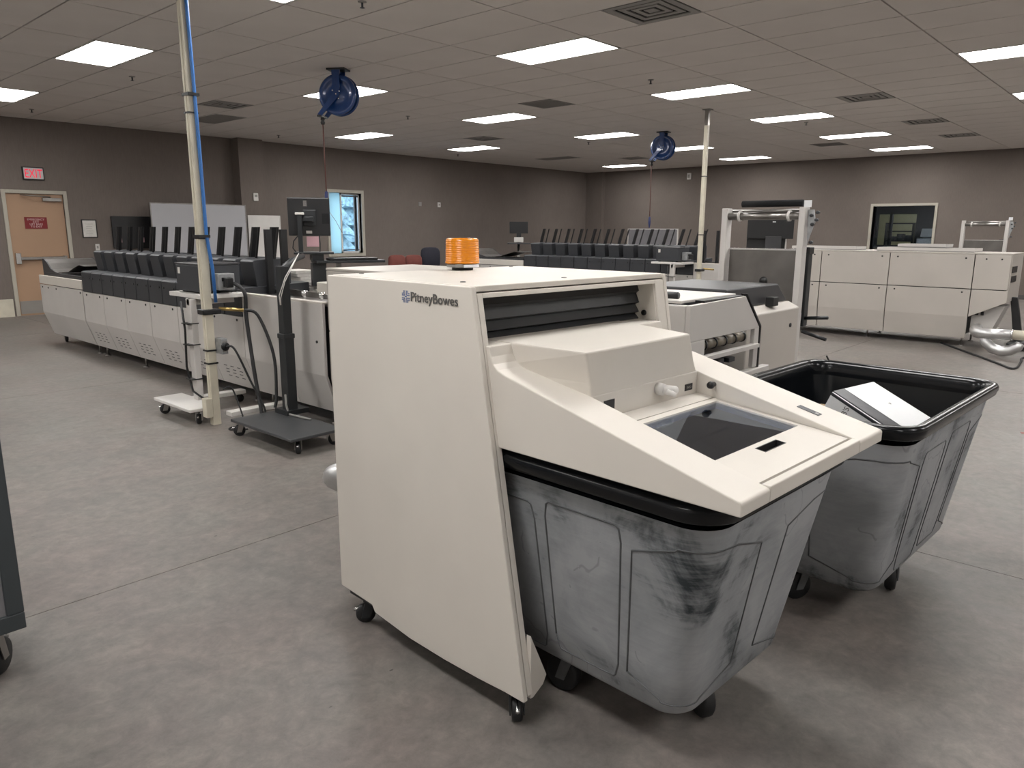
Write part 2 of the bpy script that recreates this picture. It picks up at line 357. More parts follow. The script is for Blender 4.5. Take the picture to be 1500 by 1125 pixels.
# ---- ceiling of lay-in tiles
ceil = struct(B().box(X0, X1, Y0, Y1, H+.03, H+.1).build('ceiling', 'plenum'))
GX, GY, TA, TB = 6.055, 5.778, .6096, 1.2192
def cellbox(a, b): return GX+a*TA, GX+(a+1)*TA, GY-(b+1)*TB, GY-b*TB
lit = [(-5,-6),(-5,-3),(-5,0),(0,-3),(0,0),(5,-6),(5,-3),(5,0),(5,3),(10,-6),(10,-3),(10,0),(10,3),(15,-3),(15,0),(15,3),(20,-6),(20,-3),(20,0),(20,3),
       (-10,-6),(-10,-3),(-10,0),(-10,3),(-5,3),(0,3),(-15,-3),(-15,0),(-15,3),(-5,6),(0,6),(5,6),(10,6),(15,6),(-10,6),(20,6)]
dead = [(0,-6),(15,-6)]
half = {}     # 2x2 registers: cell -> (which half, kind);  'lo' = half with smaller y
for a in (-1, 8, 13, 17): half[(a, 1)] = ('lo', 'diffuser')
for a in (-1, 8, 17): half[(a, -5)] = ('lo', 'diffuser')
half[(4, -2)] = ('lo', 'return'); half[(17, -1)] = ('lo', 'return')
def project(p):
    d = Vector(p)-Vector((0, 0, CAM_H)); z = d.dot(fw)
    if z < .3: return None
    return 750+FPX*d.dot(r2)/z, 562.5-FPX*d.dot(u2)/z, z
tiles = []
for a in range(-17, 24):
    for b in range(-8, 10):
        if (a, b) in lit or (a, b) in dead: continue
        x0, x1, y0, y1 = cellbox(a, b)
        if (a, b) in half: y0 = (y0+y1)/2 if half[(a, b)][0] == 'lo' else y0
        x0, x1, y0, y1 = max(x0, X0), min(x1, X1), max(y0, Y0), min(y1, Y1)
        if x1-x0 < .03 or y1-y0 < .03: continue
        p = project(((x0+x1)/2, (y0+y1)/2, H)); vis = p is not None and -80 < p[0] < 1580 and -60 < p[1] < 1125
        tiles.append((0 if vis else 1, p[2] if p else 99, x0, x1, y0, y1))
tiles.sort()
g = .008; full_me = None; rest = B()
for k, (_, _, x0, x1, y0, y1) in enumerate(tiles):
    if k < 300:
        w, d = x1-x0, y1-y0
        if full_me and abs(w-TA) < 1e-4 and abs(d-TB) < 1e-4:
            o = bpy.data.objects.new('ceiling_tile', full_me); COL.objects.link(o)
        else:
            o = B().box(g, w-g, g, d-g, 0, .02).build('ceiling_tile', 'tile')
            if abs(w-TA) < 1e-4 and abs(d-TB) < 1e-4: full_me = o.data
        o.location = (x0, y0, H); o.parent = ceil
    else: rest.box(x0+g, x1-g, y0+g, y1-g, H, H+.02)
o = rest.build('ceiling_tile', 'tile', ceil); o['kind'] = 'stuff'
# ---- light panels
rowname = {-6: 'row by the door wall', -3: 'second row from door wall', 0: 'third row from door wall', 3: 'fourth row from door wall', 6: 'row behind the photographer'}
ordn = ['first', 'second', 'third', 'fourth', 'fifth', 'sixth', 'seventh', 'eighth']
def light_panel(a, b, label, on=True):
    x0, x1, y0, y1 = cellbox(a, b)
    t = thing('ceiling_light', label, 'ceiling light', ((x0+x1)/2, (y0+y1)/2, H), 0, 'recessed ceiling light panels')
    hx, hy = TA/2-.008, TB/2-.008
    B().box(-hx, hx, -hy, -hy+.022, -.003, .02).box(-hx, hx, hy-.022, hy, -.003, .02).box(-hx, -hx+.022, -hy, hy, -.003, .02).box(hx-.022, hx, -hy, hy, -.003, .02).build('frame', 'whitep', t)
    box('diffuser', 'lamp' if on else 'deadlamp', t, -hx+.022, hx-.022, -hy+.022, hy-.022, .002, .012)
    return t
for b in (-6, -3, 0, 3, 6):
    n = k = 0
    for a in sorted(q[0] for q in lit if q[1] == b):
        x0, x1, y0, y1 = cellbox(a, b)
        if x0 < X0 or x1 > X1 or y0 < Y0: continue
        pc = [project((x, y, H)) for x in (x0, x1) for y in (y0, y1)]
        if any(p and 0 <= p[0] <= 1500 and 0 <= p[1] <= 1125 for p in pc):
            light_panel(a, b, 'lit ceiling panel in view, %s, %s lit one from the left' % (rowname[b], ordn[n])); n += 1
        else: k += 1; light_panel(a, b, 'lit ceiling panel outside the photo, %s, %s such panel' % (rowname[b], ordn[k-1]))
light_panel(0, -6, 'dull unlit ceiling panel beside the small vent above the whiteboards', False)
light_panel(15, -6, 'dull unlit ceiling panel near the far room corner', False)
# ---- vents
def diffuser(a, b, label):
    x0, x1, y0, y1 = cellbox(a, b); cx, cy = (x0+x1)/2, y0+TB/4
    t = thing('ceiling_vent', label, 'air vent', (cx, cy, H), 0, 'ceiling air vents')
    h = .295
    box('backing', 'void', t, -h, h, -h, h, .012, .016)
    for i, (ho, hi, z) in enumerate(((h, .235, -.002), (.205, .155, .002), (.125, .08, .004))):
        B().prism([(-ho, -ho), (ho, -ho), (hi, -hi), (-hi, -hi)], 'z', z, z+.008).prism([(ho, -ho), (ho, ho), (hi, hi), (hi, -hi)], 'z', z, z+.008).prism([(ho, ho), (-ho, ho), (-hi, hi), (hi, hi)], 'z', z, z+.008).prism([(-ho, ho), (-ho, -ho), (-hi, -hi), (-hi, hi)], 'z', z, z+.008).build('louvre', 'grille', t)
    box('centre_plate', 'grille', t, -.05, .05, -.05, .05, .004, .01)
def ret(a, b, label):
    x0, x1, y0, y1 = cellbox(a, b); cx, cy = (x0+x1)/2, y0+TB/4
    t = thing('return_grille', label, 'air vent', (cx, cy, H), 0, 'ceiling air vents')
    h = .295; box('backing', 'plenum', t, -h, h, -h, h, .012, .016)
    B().box(-h, h, -h, -h+.03, -.002, .01).box(-h, h, h-.03, h, -.002, .01).box(-h, -h+.03, -h, h, -.002, .01).box(h-.03, h, -h, h, -.002, .01).build('frame', 'grille', t)
    for k in range(14): box('slat', 'grille', t, -h+.03, h-.03, -h+.04+k*.038, -h+.04+k*.038+.012, 0, .01)
diffuser(-1, 1, 'large square louvred ceiling vent at the top edge, nearest the camera')
diffuser(8, 1, 'square louvred ceiling vent on the right, first beyond the bright top-right panel')
diffuser(13, 1, 'square louvred ceiling vent on the right, second of the receding three')
diffuser(17, 1, 'farthest small louvred ceiling vent on the right')
diffuser(-1, -5, 'square louvred ceiling vent above the whiteboard')
diffuser(8, -5, 'dark louvred ceiling vent between far light panels left of centre')
diffuser(17, -5, 'far louvred ceiling vent near the second blue reel')
ret(4, -2, 'dark square return grille in the middle of the ceiling')
ret(17, -1, 'dark flat return grille near the far right wall')
# ---- sprinklers
for (sx, sy, w_) in ((3.98, 9.8, 'left of the tall cream pole'), (3.98, 13.63, 'nearest the exit sign'), (3.98, 5.24, 'at the top edge of the photo'), (8.24, 9.75, 'right of the near blue hose reel'),
                     (8.24, 5.2, 'above the second cream pole'), (13.07, 9.7, 'left of the far blue hose reel'), (8.22, 13.63, 'above the wall pilaster'), (13.08, 5.17, 'right of the second cream pole'), (13.12, 13.68, 'near the far end of the left wall')):
    t = thing('sprinkler', 'small ceiling sprinkler head '+w_, 'sprinkler', (sx, sy, H), 0, 'ceiling sprinklers')
    B().lathe([(.001, 0), (.035, 0), (.035, -.006), (.012, -.01)], n=12).build('escutcheon', 'grille', t)
    B().cyl((0, 0, -.008), (0, 0, -.045), .009, 8).build('body', 'dgrey', t)
    B().lathe([(.001, -.045), (.02, -.046), (.02, -.049), (.001, -.05)], n=12).build('deflector', 'dgrey', t)

# ------------------------------------------------------------------ exit door, windows, things on the walls
d1 = struct(B().box(DX0+.004, DX1-.004, Y1+.02, Y1+.065, .003, DZ-.004).build('door_1', 'wood'))
B().box(DX0-.06, DX0, Y1-.02, Y1+.1, 0, DZ+.06).box(DX1, DX1+.06, Y1-.02, Y1+.1, 0, DZ+.06).box(DX0, DX1, Y1-.02, Y1+.1, DZ, DZ+.06).build('door_frame', 'trimpaint', d1, .004)
box('threshold', 'steel', d1, DX0, DX1, Y1-.01, Y1+.3, -.012, .0025)  # sill added to close the light leak under the door
box('light_blocker', 'roomwall', d1, DX0-.1, DX1+.1, Y1+.31, Y1+.34, -.1, 2.3)  # added unseen sheet behind the door, stops sky light leaking in
box('kick_plate', 'kick', d1, DX0+.02, DX1-.02, Y1+.012, Y1+.02, .03, .25)
bar = box('panic_bar', 'steel', d1, DX0+.10, DX1-.08, Y1-.06, Y1-.01, .95, 1.0, .008)
box('bar_bracket', 'chrome', bar, DX0+.03, DX0+.11, Y1-.055, Y1+.02, .88, 1.07, .01)
box('bar_bracket', 'steel', bar, DX1-.1, DX1-.05, Y1-.04, Y1+.02, .94, 1.01, .004)
cl = box('door_closer', 'steel', d1, 4.33, 4.62, Y1-.04, Y1+.02, 1.94, 2.0, .004)
B().tube([(4.45, Y1-.03, 2.01), (4.2, Y1-.16, 2.02), (4.0, Y1-.03, 2.035)], .011, 6).build('closer_arm', 'steel', cl)
sg = box('door_sign', 'signred', d1, 4.03, 4.37, Y1+.012, Y1+.02, 1.475, 1.67)
for k, s_ in enumerate(('EMERGENCY', 'EXIT', 'LIFT BARS', 'TO EXIT')):
    text('lettering', s_, 'signwhite', sg, .046, (4.2, Y1+.0118, 1.615-k*.04), (1, 0, 0), (0, 0, 1), align='CENTER')
t = thing('exit_sign', 'red lettered EXIT sign in a black frame above the door', 'exit sign', (4.235, Y1, 2.395))
box('housing', 'black', t, -.16, .16, -.045, 0, -.105, .105, .004)
fc = box('face', 'exitface', t, -.145, .145, -.049, -.044, -.09, .09)
text('lettering', 'EXIT', 'exitred', fc, .2, (0, -.0492, -.07), (1, 0, 0), (0, 0, 1), align='CENTER', sx=.66, weight=.003)
t = thing('framed_certificate', 'white certificate in a thin black frame beside the wooden door', 'picture frame', (5.03, Y1, 1.48))
B().box(-.125, .125, -.02, 0, -.16, -.145).box(-.125, .125, -.02, 0, .145, .16).box(-.125, -.11, -.02, 0, -.145, .145).box(.11, .125, -.02, 0, -.145, .145).build('frame', 'black', t)
pg = box('paper', 'paper', t, -.11, .11, -.012, 0, -.145, .145)
for k in range(5): box('print_line', 'logogrey', pg, -.06+.008*(k % 2), .06-.01*(k % 3), -.0126, -.012, .08-k*.04, .083-k*.04)
def plate(label, x, z, w=.07, h=.115, mt='whitep', cat='wall plate'):
    t = thing('wall_plate', label, cat, (x, Y1, z))
    box('cover', mt, t, -w/2, w/2, -.012, 0, -h/2, h/2, .003); box('insert', 'grille', t, -w/5, w/5, -.016, -.011, -h/5, h/5, .002)
plate('small white switch plate low on the wall right of the door', 5.134, 1.15)
plate('round-cornered white device box high on the left wall', 13.535, 2.118, .1, .12)
plate('dull grey disc plate left of the white wall box', 12.88, 2.118, .1, .1, 'grille')
t = thing('thermostat', 'white thermostat box on the wall pilaster', 'thermostat', (8.17, Y1-.28, 2.13))
box('case', 'whitep', t, -.055, .055, -.03, 0, -.08, .08, .012); box('display', 'grille', t, -.03, .03, -.033, -.028, 0, .045)
t = thing('wall_speaker', 'small white box high on the right wall near the cream pole', 'wall box', (X1, 11.24, 3.03))
box('case', 'whitep', t, -.05, 0, -.06, .06, -.09, .09, .01); box('cap', 'grille', t, -.055, -.048, -.035, .035, -.05, .05, .004)
# window to the outside
w1 = struct(B().box(WX0-.07, WX0, Y1-.03, Y1+.26, WZ0-.07, WZ1+.07).box(WX1, WX1+.07, Y1-.03, Y1+.26, WZ0-.07, WZ1+.07).box(WX0, WX1, Y1-.03, Y1+.26, WZ1, WZ1+.07).box(WX0, WX1, Y1-.05, Y1+.26, WZ0-.07, WZ0).build('window_1', 'trimpaint'))
B().box(WX0+.36, WX0+.4, Y1+.07, Y1+.11, WZ0, WZ1).box(WX1-.04, WX1, Y1+.07, Y1+.11, WZ0, WZ1).box(WX0+.36, WX1, Y1+.07, Y1+.11, WZ0, WZ0+.04).box(WX0+.36, WX1, Y1+.07, Y1+.11, WZ1-.04, WZ1).build('sash', 'whitep', w1)
box('pane', 'glass', w1, WX0+.39, WX1-.03, Y1+.085, Y1+.09, WZ0+.03, WZ1-.03)
box('frosted_pane', 'frost', w1, WX0, WX0+.37, Y1+.085, Y1+.09, WZ0, WZ1)
box('blind_rail', 'dgrey', w1, WX0+.4, WX1-.04, Y1+.06, Y1+.085, WZ1-.085, WZ1-.05)
box('blind_rail', 'dgrey', w1, WX0+.4, WX1-.04, Y1+.06, Y1+.085, WZ0+.07, WZ0+.085)
gr = struct(B().box(4, 40, Y1+.35, 45, -.5, -.3).build('ground_outside', 'snow'))
for k, (tx, ty, th) in enumerate(((13.2, 19.5, 4.6), (15.2, 21, 5.6), (17.4, 23.5, 6.2), (14.2, 23.5, 6.5), (21.5, 20.5, 5), (12, 22, 5.2))):
    t = thing('conifer', ['snowy conifer nearest the window outside', 'snowy conifer behind the nearest one outside', 'tall pale conifer farther outside the window', 'tall conifer at the back outside the window', 'conifer at the far right outside the window', 'conifer at the left outside the window'][k], 'tree', (tx, ty, -.3), 0, 'trees outside the window')
    B().cyl((0, 0, 0), (0, 0, th*.9), .09, 8).build('trunk', 'bark', t)
    b = B()
    for q in range(9):
        z0 = .3+q*(th-.5)/9; r_ = (1-q/9.5)*1.35; rg = [[], []]
        for j in range(18):
            rr = r_*(1 if j % 2 else .72)*random.uniform(.88, 1.1); a = 2*PI*j/18
            rg[0].append((rr*math.cos(a), rr*math.sin(a), z0-random.uniform(0, .12))); rg[1].append((.05*math.cos(a), .05*math.sin(a), z0+.85))
        b.loft(rg, smooth=False)
    b.build('foliage', 'conifer', t)
# interior window to the next room
w2 = struct(B().box(X1-.03, X1+T, VY0-.06, VY0, VZ0-.06, VZ1+.06).box(X1-.03, X1+T, VY1, VY1+.06, VZ0-.06, VZ1+.06).box(X1-.03, X1+T, VY0, VY1, VZ1, VZ1+.06).box(X1-.03, X1+T, VY0, VY1, VZ0-.06, VZ0).build('window_2', 'trimpaint'))
box('pane', 'glass', w2, X1+.1, X1+.106, VY0, VY1, VZ0, VZ1)
RX = X1+T
b = B().box(RX, 24.5, 1.5, 10, -.1, 0).box(RX, 24.5, 1.5, 10, 2.6, 2.7).box(RX, 24.5, 1.4, 1.5, 0, 2.7).box(RX, 24.5, 10, 10.1, 0, 2.7)
b.box(24.5, 24.6, 1.4, 6.2, 0, 2.7).box(24.5, 24.6, 7.25, 10.1, 0, 2.7).box(24.5, 24.6, 6.2, 7.25, 0, 1.08).box(24.5, 24.6, 6.2, 7.25, 1.98, 2.7).box(24.48, 24.62, 6.86, 6.93, 1.08, 1.98)
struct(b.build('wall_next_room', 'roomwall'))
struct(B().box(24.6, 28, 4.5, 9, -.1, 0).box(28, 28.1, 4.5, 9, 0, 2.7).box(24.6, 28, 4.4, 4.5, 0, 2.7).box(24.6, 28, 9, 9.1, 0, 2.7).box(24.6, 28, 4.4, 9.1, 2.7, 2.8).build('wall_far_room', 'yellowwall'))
tag(box('strip_light', 'lamp2', None, 25.6, 27.2, 6.2, 6.5, 2.62, 2.698), 'bright strip lamp in the farthest room', 'ceiling light')
tag(box('strip_light', 'lamp2', None, 21.6, 22.8, 5.3, 5.36, 2.52, 2.58), 'thin strip lamp seen high through the interior window', 'ceiling light')
t = thing('storage_rack', 'dark shelf unit standing in the bright far room', 'shelf', (26.6, 7.15, 0))
for dy in (-.4, .4): box('upright', 'black', t, -.2, .2, dy-.03, dy+.03, 0, 1.75)
for z_ in (.9, 1.2, 1.5, 1.75): box('shelf_board', 'black', t, -.2, .2, -.4, .4, z_-.04, z_)
for dy, h_ in ((-.25, .16), (-.02, .2), (.22, .12)): box('carton', 'dgrey', t, -.15, .15, dy-.09, dy+.09, 1.2, 1.2+h_)
t = thing('desk', 'brown desk just behind the interior window', 'desk', (22.2, 6.3, 0))
box('desk_top', 'card', t, -.6, .6, -.9, .9, .98, 1.03, .005)
for sx in (-.55, .55):
    for sy in (-.85, .85): box('leg', 'black', t, sx-.03, sx+.03, sy-.03, sy+.03, 0, .98)
t = thing('office_copier', 'grey copier with a raised white panel behind the interior window', 'copier', (21.6, 5.07, 0))
box('body', 'dgrey', t, -.3, .3, -.26, .3, 0, 1.16, .02)
box('top_unit', 'galv', t, -.28, .28, -.24, .28, 1.16, 1.32, .02)
B().prism([(-.2, 1.35), (.26, 1.32), (.26, 1.5), (-.1, 1.56)], 'y', -.2, .22).build('raised_lid', 'white', t, .01)

# ------------------------------------------------------------------ boards, chairs along the left wall
def board(name, label, cat, x0, x1, y, z0, z1, face, rim='steel', stand=True):
    t = thing(name, label, cat, ((x0+x1)/2, y, 0)); w = (x1-x0)/2
    box('panel', face, t, -w+.015, w-.015, -.012, .012, z0+.015, z1-.015)
    B().box(-w, w, -.018, .018, z0, z0+.02).box(-w, w, -.018, .018, z1-.02, z1).box(-w, -w+.02, -.018, .018, z0+.02, z1-.02).box(w-.02, w, -.018, .018, z0+.02, z1-.02).build('frame', rim, t)
    if stand:
        for sx in (-w+.06, w-.06):
            B().box(sx-.02, sx+.02, .018, .05, 0, z1-.1).box(sx-.02, sx+.02, -.2, .24, 0, .04).build('leg', 'steel', t)
    return t
board('whiteboard', 'large blank whiteboard standing behind the dark feeders', 'whiteboard', 5.95, 7.85, 14.42, .75, 1.957, 'wboard')
board('whiteboard', 'small white board right of the large whiteboard', 'whiteboard', 7.9, 8.64, 14.46, .6, 1.76, 'whitep', 'whitep')
t = thing('display_screen', 'black wide screen on the wall left of the large whiteboard', 'screen', (5.76, Y1, 1.45))
box('panel', 'black', t, -.36, .34, -.06, -.02, -.33, .255, .006); box('bracket', 'blacksteel', t, -.1, .1, -.02, 0, -.1, .1)
for sx in (-.3, .1): box('sticker', 'pink', t, sx, sx+.09, -.0615, -.06, -.22, -.13)
board('display_board', 'grey pin board with a white frame behind the far feeders', 'board', -.66, .66, 0, .7, 1.525, 'cartinner', 'whitep').location = (15, 9.26, 0)
bpy.data.objects['display_board'].rotation_euler = (0, 0, -PI/2)
def chair(label, x, y, rz, fab, zb0, zb1, w, group=None):
    t = thing('office_chair', label, 'chair', (x, y, 0), rz, group)
    B().loft([[(sx*(w/2)*f, sy*.22*f, z) for sx, sy in ((-1,-1),(-.6,-1.05),(.6,-1.05),(1,-1),(1.04,-.5),(1.04,.5),(1,1),(-1,1),(-1.04,.5),(-1.04,-.5))] for f, z in ((.9, .42), (1, .45), (1, .48), (.92, .51))]).build('seat', fab, t)
    rings = []
    for yy, f in ((.2, .9), (.215, 1), (.25, 1), (.265, .92)):
        ring = []
        for k in range(20):
            a = 2*PI*k/20; c, s_ = math.cos(a), math.sin(a); cx = math.copysign(abs(c)**.5, c); sz = math.copysign(abs(s_)**.5, s_)
            ring.append((cx*w/2*f, yy-.03*cx*cx, (zb0+zb1)/2+sz*(zb1-zb0)/2*f))
        rings.append(ring)
    B().loft(rings).build('backrest', fab, t)
    B().tube([(0, .1, .42), (0, .28, .45), (0, .29, (zb0+zb1)/2)], .022, 8).build('back_post', 'black', t)
    B().cyl((0, 0, .1), (0, 0, .42), .028, 10).build('gas_lift', 'black', t)
    b = B()
    for k in range(5): a = 2*PI*k/5; b.tube([(0, 0, .13), (.2*math.cos(a), .2*math.sin(a), .075)], [.03, .018], 6)
    b.build('star_base', 'black', t)
    for k in range(5): a = 2*PI*k/5; B().lathe([(.008, -.02), (.028, -.02), (.028, .02), (.008, .02)], (.2*math.cos(a), .2*math.sin(a), .03), 12, 'x').build('castor', 'black', t)
chair('left one of two maroon fabric chairs by the far left wall', 11.0, 13.4, -.3, 'maroon', .55, .91, .42, 'maroon office chairs')
chair('right one of two maroon fabric chairs, beside the dark chair', 11.5, 13.4, -.3, 'maroon', .55, .90, .42, 'maroon office chairs')
chair('dark fabric high-back chair behind the amber beacon', 12.03, 13.4, -.3, 'navy', .55, 1.07, .5)

# ------------------------------------------------------------------ mail inserting lines (two alike, DXB apart)
def panel_profile(z0, z1, k=.42, off=.1, th=.025):
    return [(0, z1), (0, k), (off, z0), (off+th, z0), (th, k), (th, z1)]
def levelling_foot(par, x, y, h=.14):
    B().cyl((x, y, .012), (x, y, h), .012, 8).lathe([(.001, 0), (.032, 0), (.03, .01), (.012, .016)], (x, y, 0), 12).build('levelling_foot', 'steel', par)
def screws(par, pts):
    for (x, y, z) in pts: B().lathe([(.001, -.004), (.011, -.004), (.011, .002), (.001, .002)], (x, y, z), 8, 'x').build('latch', 'black', par)
def inserter(dx, dy, w):
    F = 3.1+dx
    # --- infeed end
    t = thing('infeed_module', 'beige infeed end of the %s mailing line with a curved steel chute' % w, 'machine', (F, 9.6+dy, 0))
    p = B().prism(panel_profile(.12, .775), 'y', .004, 1.52).build('side_panel', 'beige3', t, .003)
    screws(p, [(-.002, y, .745) for y in (.06, .9, 1.2, 1.42)])
    box('top_rail', 'beige', t, 0, .03, .004, 1.53, .785, .895, .006)
    box('inner_body', 'blacksteel', t, .14, .7, .02, 1.48, .18, .86)
    box('rear_panel', 'beige3', t, .74, .77, .004, 1.52, .12, .895, .003)
    box('belt_bed', 'dgrey2', t, .06, .7, .05, 1.5, .86, .93)
    cheek = [(1.56, .88), (1.56, 1.10), (1.50, 1.10), (1.40, 1.06), (1.28, .985), (1.12, .945), (.9, .93), (.9, .88)]
    for xx in (.07, .66): B().prism(cheek, 'x', xx, xx+.015).build('chute_cheek', 'dgrey2', t)
    sheet = [(1.54, 1.095), (1.48, 1.09), (1.38, 1.045), (1.26, .975), (1.1, .94), (1.1, .934), (1.25, .968), (1.38, 1.037), (1.48, 1.082), (1.54, 1.087)]
    B().prism(sheet, 'x', .085, .66).build('curved_chute', 'steeldark', t)
    hump = [(.95, .94), (.7, .965), (.5, 1.02), (.32, 1.06), (.12, 1.05), (.12, 1.044), (.32, 1.053), (.5, 1.012), (.7, .957), (.95, .934)]
    B().prism(hump, 'x', .1, .6).build('curved_guide', 'steeldark', t)
    caster(t, .2, 1.4, .14, .045, 1.2); caster(t, .6, 1.4, .14, .045, .3)
    for y in (.1,): levelling_foot(t, .16, y); levelling_foot(t, .62, y)
    # --- feeder bank
    t = thing('feeder_bank', 'row of twelve dark grey insert feeders on the %s mailing line' % w, 'machine', (F, 5.86+dy, 0))
    L_ = 3.72
    for k in range(6):
        p = B().prism(panel_profile(.12, .765), 'y', k*.62+.004, k*.62+.616).build('side_panel', 'beige3', t, .003)
        screws(p, [(-.002, k*.62+.1, .735), (-.002, k*.62+.5, .735)])
        b = B()
        for r_ in range(4):
            for c in range(3):
                zz = .20+r_*.032; xx = .1*(.42-zz)/.30
                b.box(xx-.003, xx+.004, k*.62+.16+c*.12+(r_ % 2)*.02, k*.62+.215+c*.12+(r_ % 2)*.02, zz, zz+.006)
        b.build('vent_slots', 'dgrey', p)
    box('inner_body', 'blacksteel', t, .13, .66, .02, L_-.02, .17, .76)
    B().box(.66, .7, 0, L_, .12, .98).build('rear_panel', 'beige3', t)
    for k in range(12):
        y0 = k*.31
        fb = B().prism([(.0, .77), (0, .99), (.02, 1.005), (.66, 1.03), (.66, .77)], 'y', y0+.006, y0+.304).build('feeder_box', 'dgrey', t, .004)
        screws(fb, [(-.001, y0+.05, .93), (-.001, y0+.26, .93)])
        B().prism([(.17, 1.005), (.14, 1.22), (.16, 1.235), (.5, 1.245), (.5, 1.02)], 'y', y0+.035, y0+.255).build('feeder_head', 'dgrey', fb, .006)
        B()._a([(.385, y0+.20, 1.22), (.435, y0+.20, 1.22), (.435, y0+.235, 1.22), (.385, y0+.235, 1.22), (.385, y0+.11, 1.51), (.435, y0+.11, 1.51), (.435, y0+.145, 1.51), (.385, y0+.145, 1.51)],
               [(0,3,2,1),(4,5,6,7),(0,1,5,4),(1,2,6,5),(2,3,7,6),(3,0,4,7)]).build('paper_guide', 'black', fb)
        B()._a([(.345, y0+.045, 1.21), (.362, y0+.045, 1.21), (.362, y0+.06, 1.21), (.345, y0+.06, 1.21), (.345, y0-.045, 1.51), (.362, y0-.045, 1.51), (.362, y0-.03, 1.51), (.345, y0-.03, 1.51)],
               [(0,3,2,1),(4,5,6,7),(0,1,5,4),(1,2,6,5),(2,3,7,6),(3,0,4,7)]).build('paper_guide', 'black', fb)
    for y in (.15, 1.3, 2.5, 3.6): levelling_foot(t, .16, y); levelling_foot(t, .6, y)
    # --- transfer deck
    t = thing('transfer_module', 'beige transfer deck of the %s mailing line with steel track and doors' % w, 'machine', (F, 4.68+dy, 0))
    for y0, y1 in ((0, .52), (.52, 1.18)):
        p = B().prism([(0, .955), (0, .42), (.1, .12), (.125, .12), (.025, .42), (.025, .955)], 'y', y0+.004, y1-.004).build('side_panel', 'beige3', t, .003)
        screws(p, [(-.002, y0+.09, .67), (-.002, y1-.09, .67)])
    box('inner_body', 'blacksteel', t, .13, .7, .02, 1.16, .17, .93)
    B().box(.7, .74, 0, 1.18, .12, .96).build('rear_panel', 'beige3', t)
    box('deck', 'steel', t, .08, .7, 0, 1.18, .93, .95); box('edge_rail', 'beige', t, 0, .05, 0, 1.18, .955, .972, .004)
    B().prism([(.0, .95), (1.18, .95), (1.18, .985), (.9, 1.0), (.0, .975)], 'x', .30, .315).build('track_guide', 'steel', t)
    for y in (.2, .45, .7): B().cyl((.3, y, .95), (.3, y, 1.0), .028, 12).build('thumb_nut', 'chrome', t)
    B().box(.45, .66, .1, .75, .95, 1.06).build('drive_housing', 'beige', t, .008)
    for k, y in enumerate((1.12, .88)):
        B().prism([(.225, .95), (.28, .95), (.28, 1.49), (.225, 1.49)], 'y', y, y+.035).build('paper_guide', 'black', t)
    for y in (.15, 1.05): levelling_foot(t, .16, y); levelling_foot(t, .6, y)
DXB = 8.1
inserter(0, 0, 'near left'); inserter(DXB, .25, 'far right')
def tall_cabinet(name, label, F, spans, ymin, top, feet=True):
    t = thing(name, label, 'machine', (F, 0, 0))
    y0 = min(s_[0] for s_ in spans); y1 = max(s_[1] for s_ in spans)
    for a, b in spans:
        p = box('upper_door', 'beige2', t, 0, .022, a+.005, b-.005, .765, top, .004)
        screws(p, [(-.002, a+.1, top-.05), (-.002, b-.1, top-.05)])
        p = B().prism([(0, .755), (0, .40), (.035, .11), (.06, .11), (.022, .40), (.022, .755)], 'y', a+.005, b-.005).build('lower_door', 'beige2', t, .004)
        screws(p, [(-.002, a+.1, .715), (-.002, b-.1, .715)])
    box('inner_body', 'blacksteel', t, .07, .78, y0+.02, y1-.02, .16, top-.03)
    box('top_cover', 'beige2', t, 0, .82, y0, y1, top+.002, top+.02, .004)
    box('rear_panel', 'beige2', t, .79, .82, y0, y1, .12, top)
    if feet:
        for y in (y0+.06, (y0+y1)/2, y1-.06): levelling_foot(t, .12, y, .17); levelling_foot(t, .7, y, .17)
    return t
# far cabinet block, end of the far line
t = tall_cabinet('sorter_cabinet', 'long beige cabinet block of six doors at the right, below the interior window', 11.22, [(2.10, 3.12), (3.12, 4.05), (4.05, 4.6)], 2.1, 1.205)
p = box('end_door', 'beige2', t, 0, .022, 1.70, 2.095, .765, 1.205, .004); screws(p, [(-.002, 1.8, 1.15), (-.002, 1.97, 1.15)])
B().prism([(2.095, .755), (2.095, .40), (1.69, .61), (1.69, .755)], 'x', 0, .022).build('angled_door', 'beige2', t, .004)
B().box(.024, .8, 1.69, 1.72, .61, 1.205).build('end_panel', 'beige2', t, .004)
box('top_cover', 'beige2', t, 0, .82, 1.69, 2.1, 1.207, 1.225, .004)
for z_ in (.86, .98): box('vent_grille', 'black', t, .08, .4, 1.682, 1.69, z_, z_+.08)
box('end_body', 'blacksteel', t, .06, .78, 1.74, 2.1, .62, 1.2)
B().prism([(2.08, .16), (2.08, .4), (1.8, .55), (1.72, .55), (1.86, .16)], 'x', .12, .5).build('angled_foot_panel', 'beige3', t)
for y_ in (1.96, 2.02): box('socket', 'black', t, .1, .121, y_-.02, y_+.015, .42, .47)
t = thing('floor_pedal_unit', 'black foot-lever unit on the floor beside the silver duct', 'machine', (11.6, 1.35, 0))
box('base', 'black', t, -.3, .3, -.3, .3, .02, .1, .02); B().prism([(-.1, .1), (.1, .1), (.04, .5), (-.06, .5)], 'x', -.1, .1).build('column', 'dgrey2', t, .01)
B().prism([(.16, .1), (.26, .1), (.36, .66), (.28, .66)], 'x', -.05, .03).build('lever', 'black', t, .008)
for sx in (-.25, .25): box('pad', 'rubber', t, sx-.05, sx+.05, -.25, .25, 0, .02)
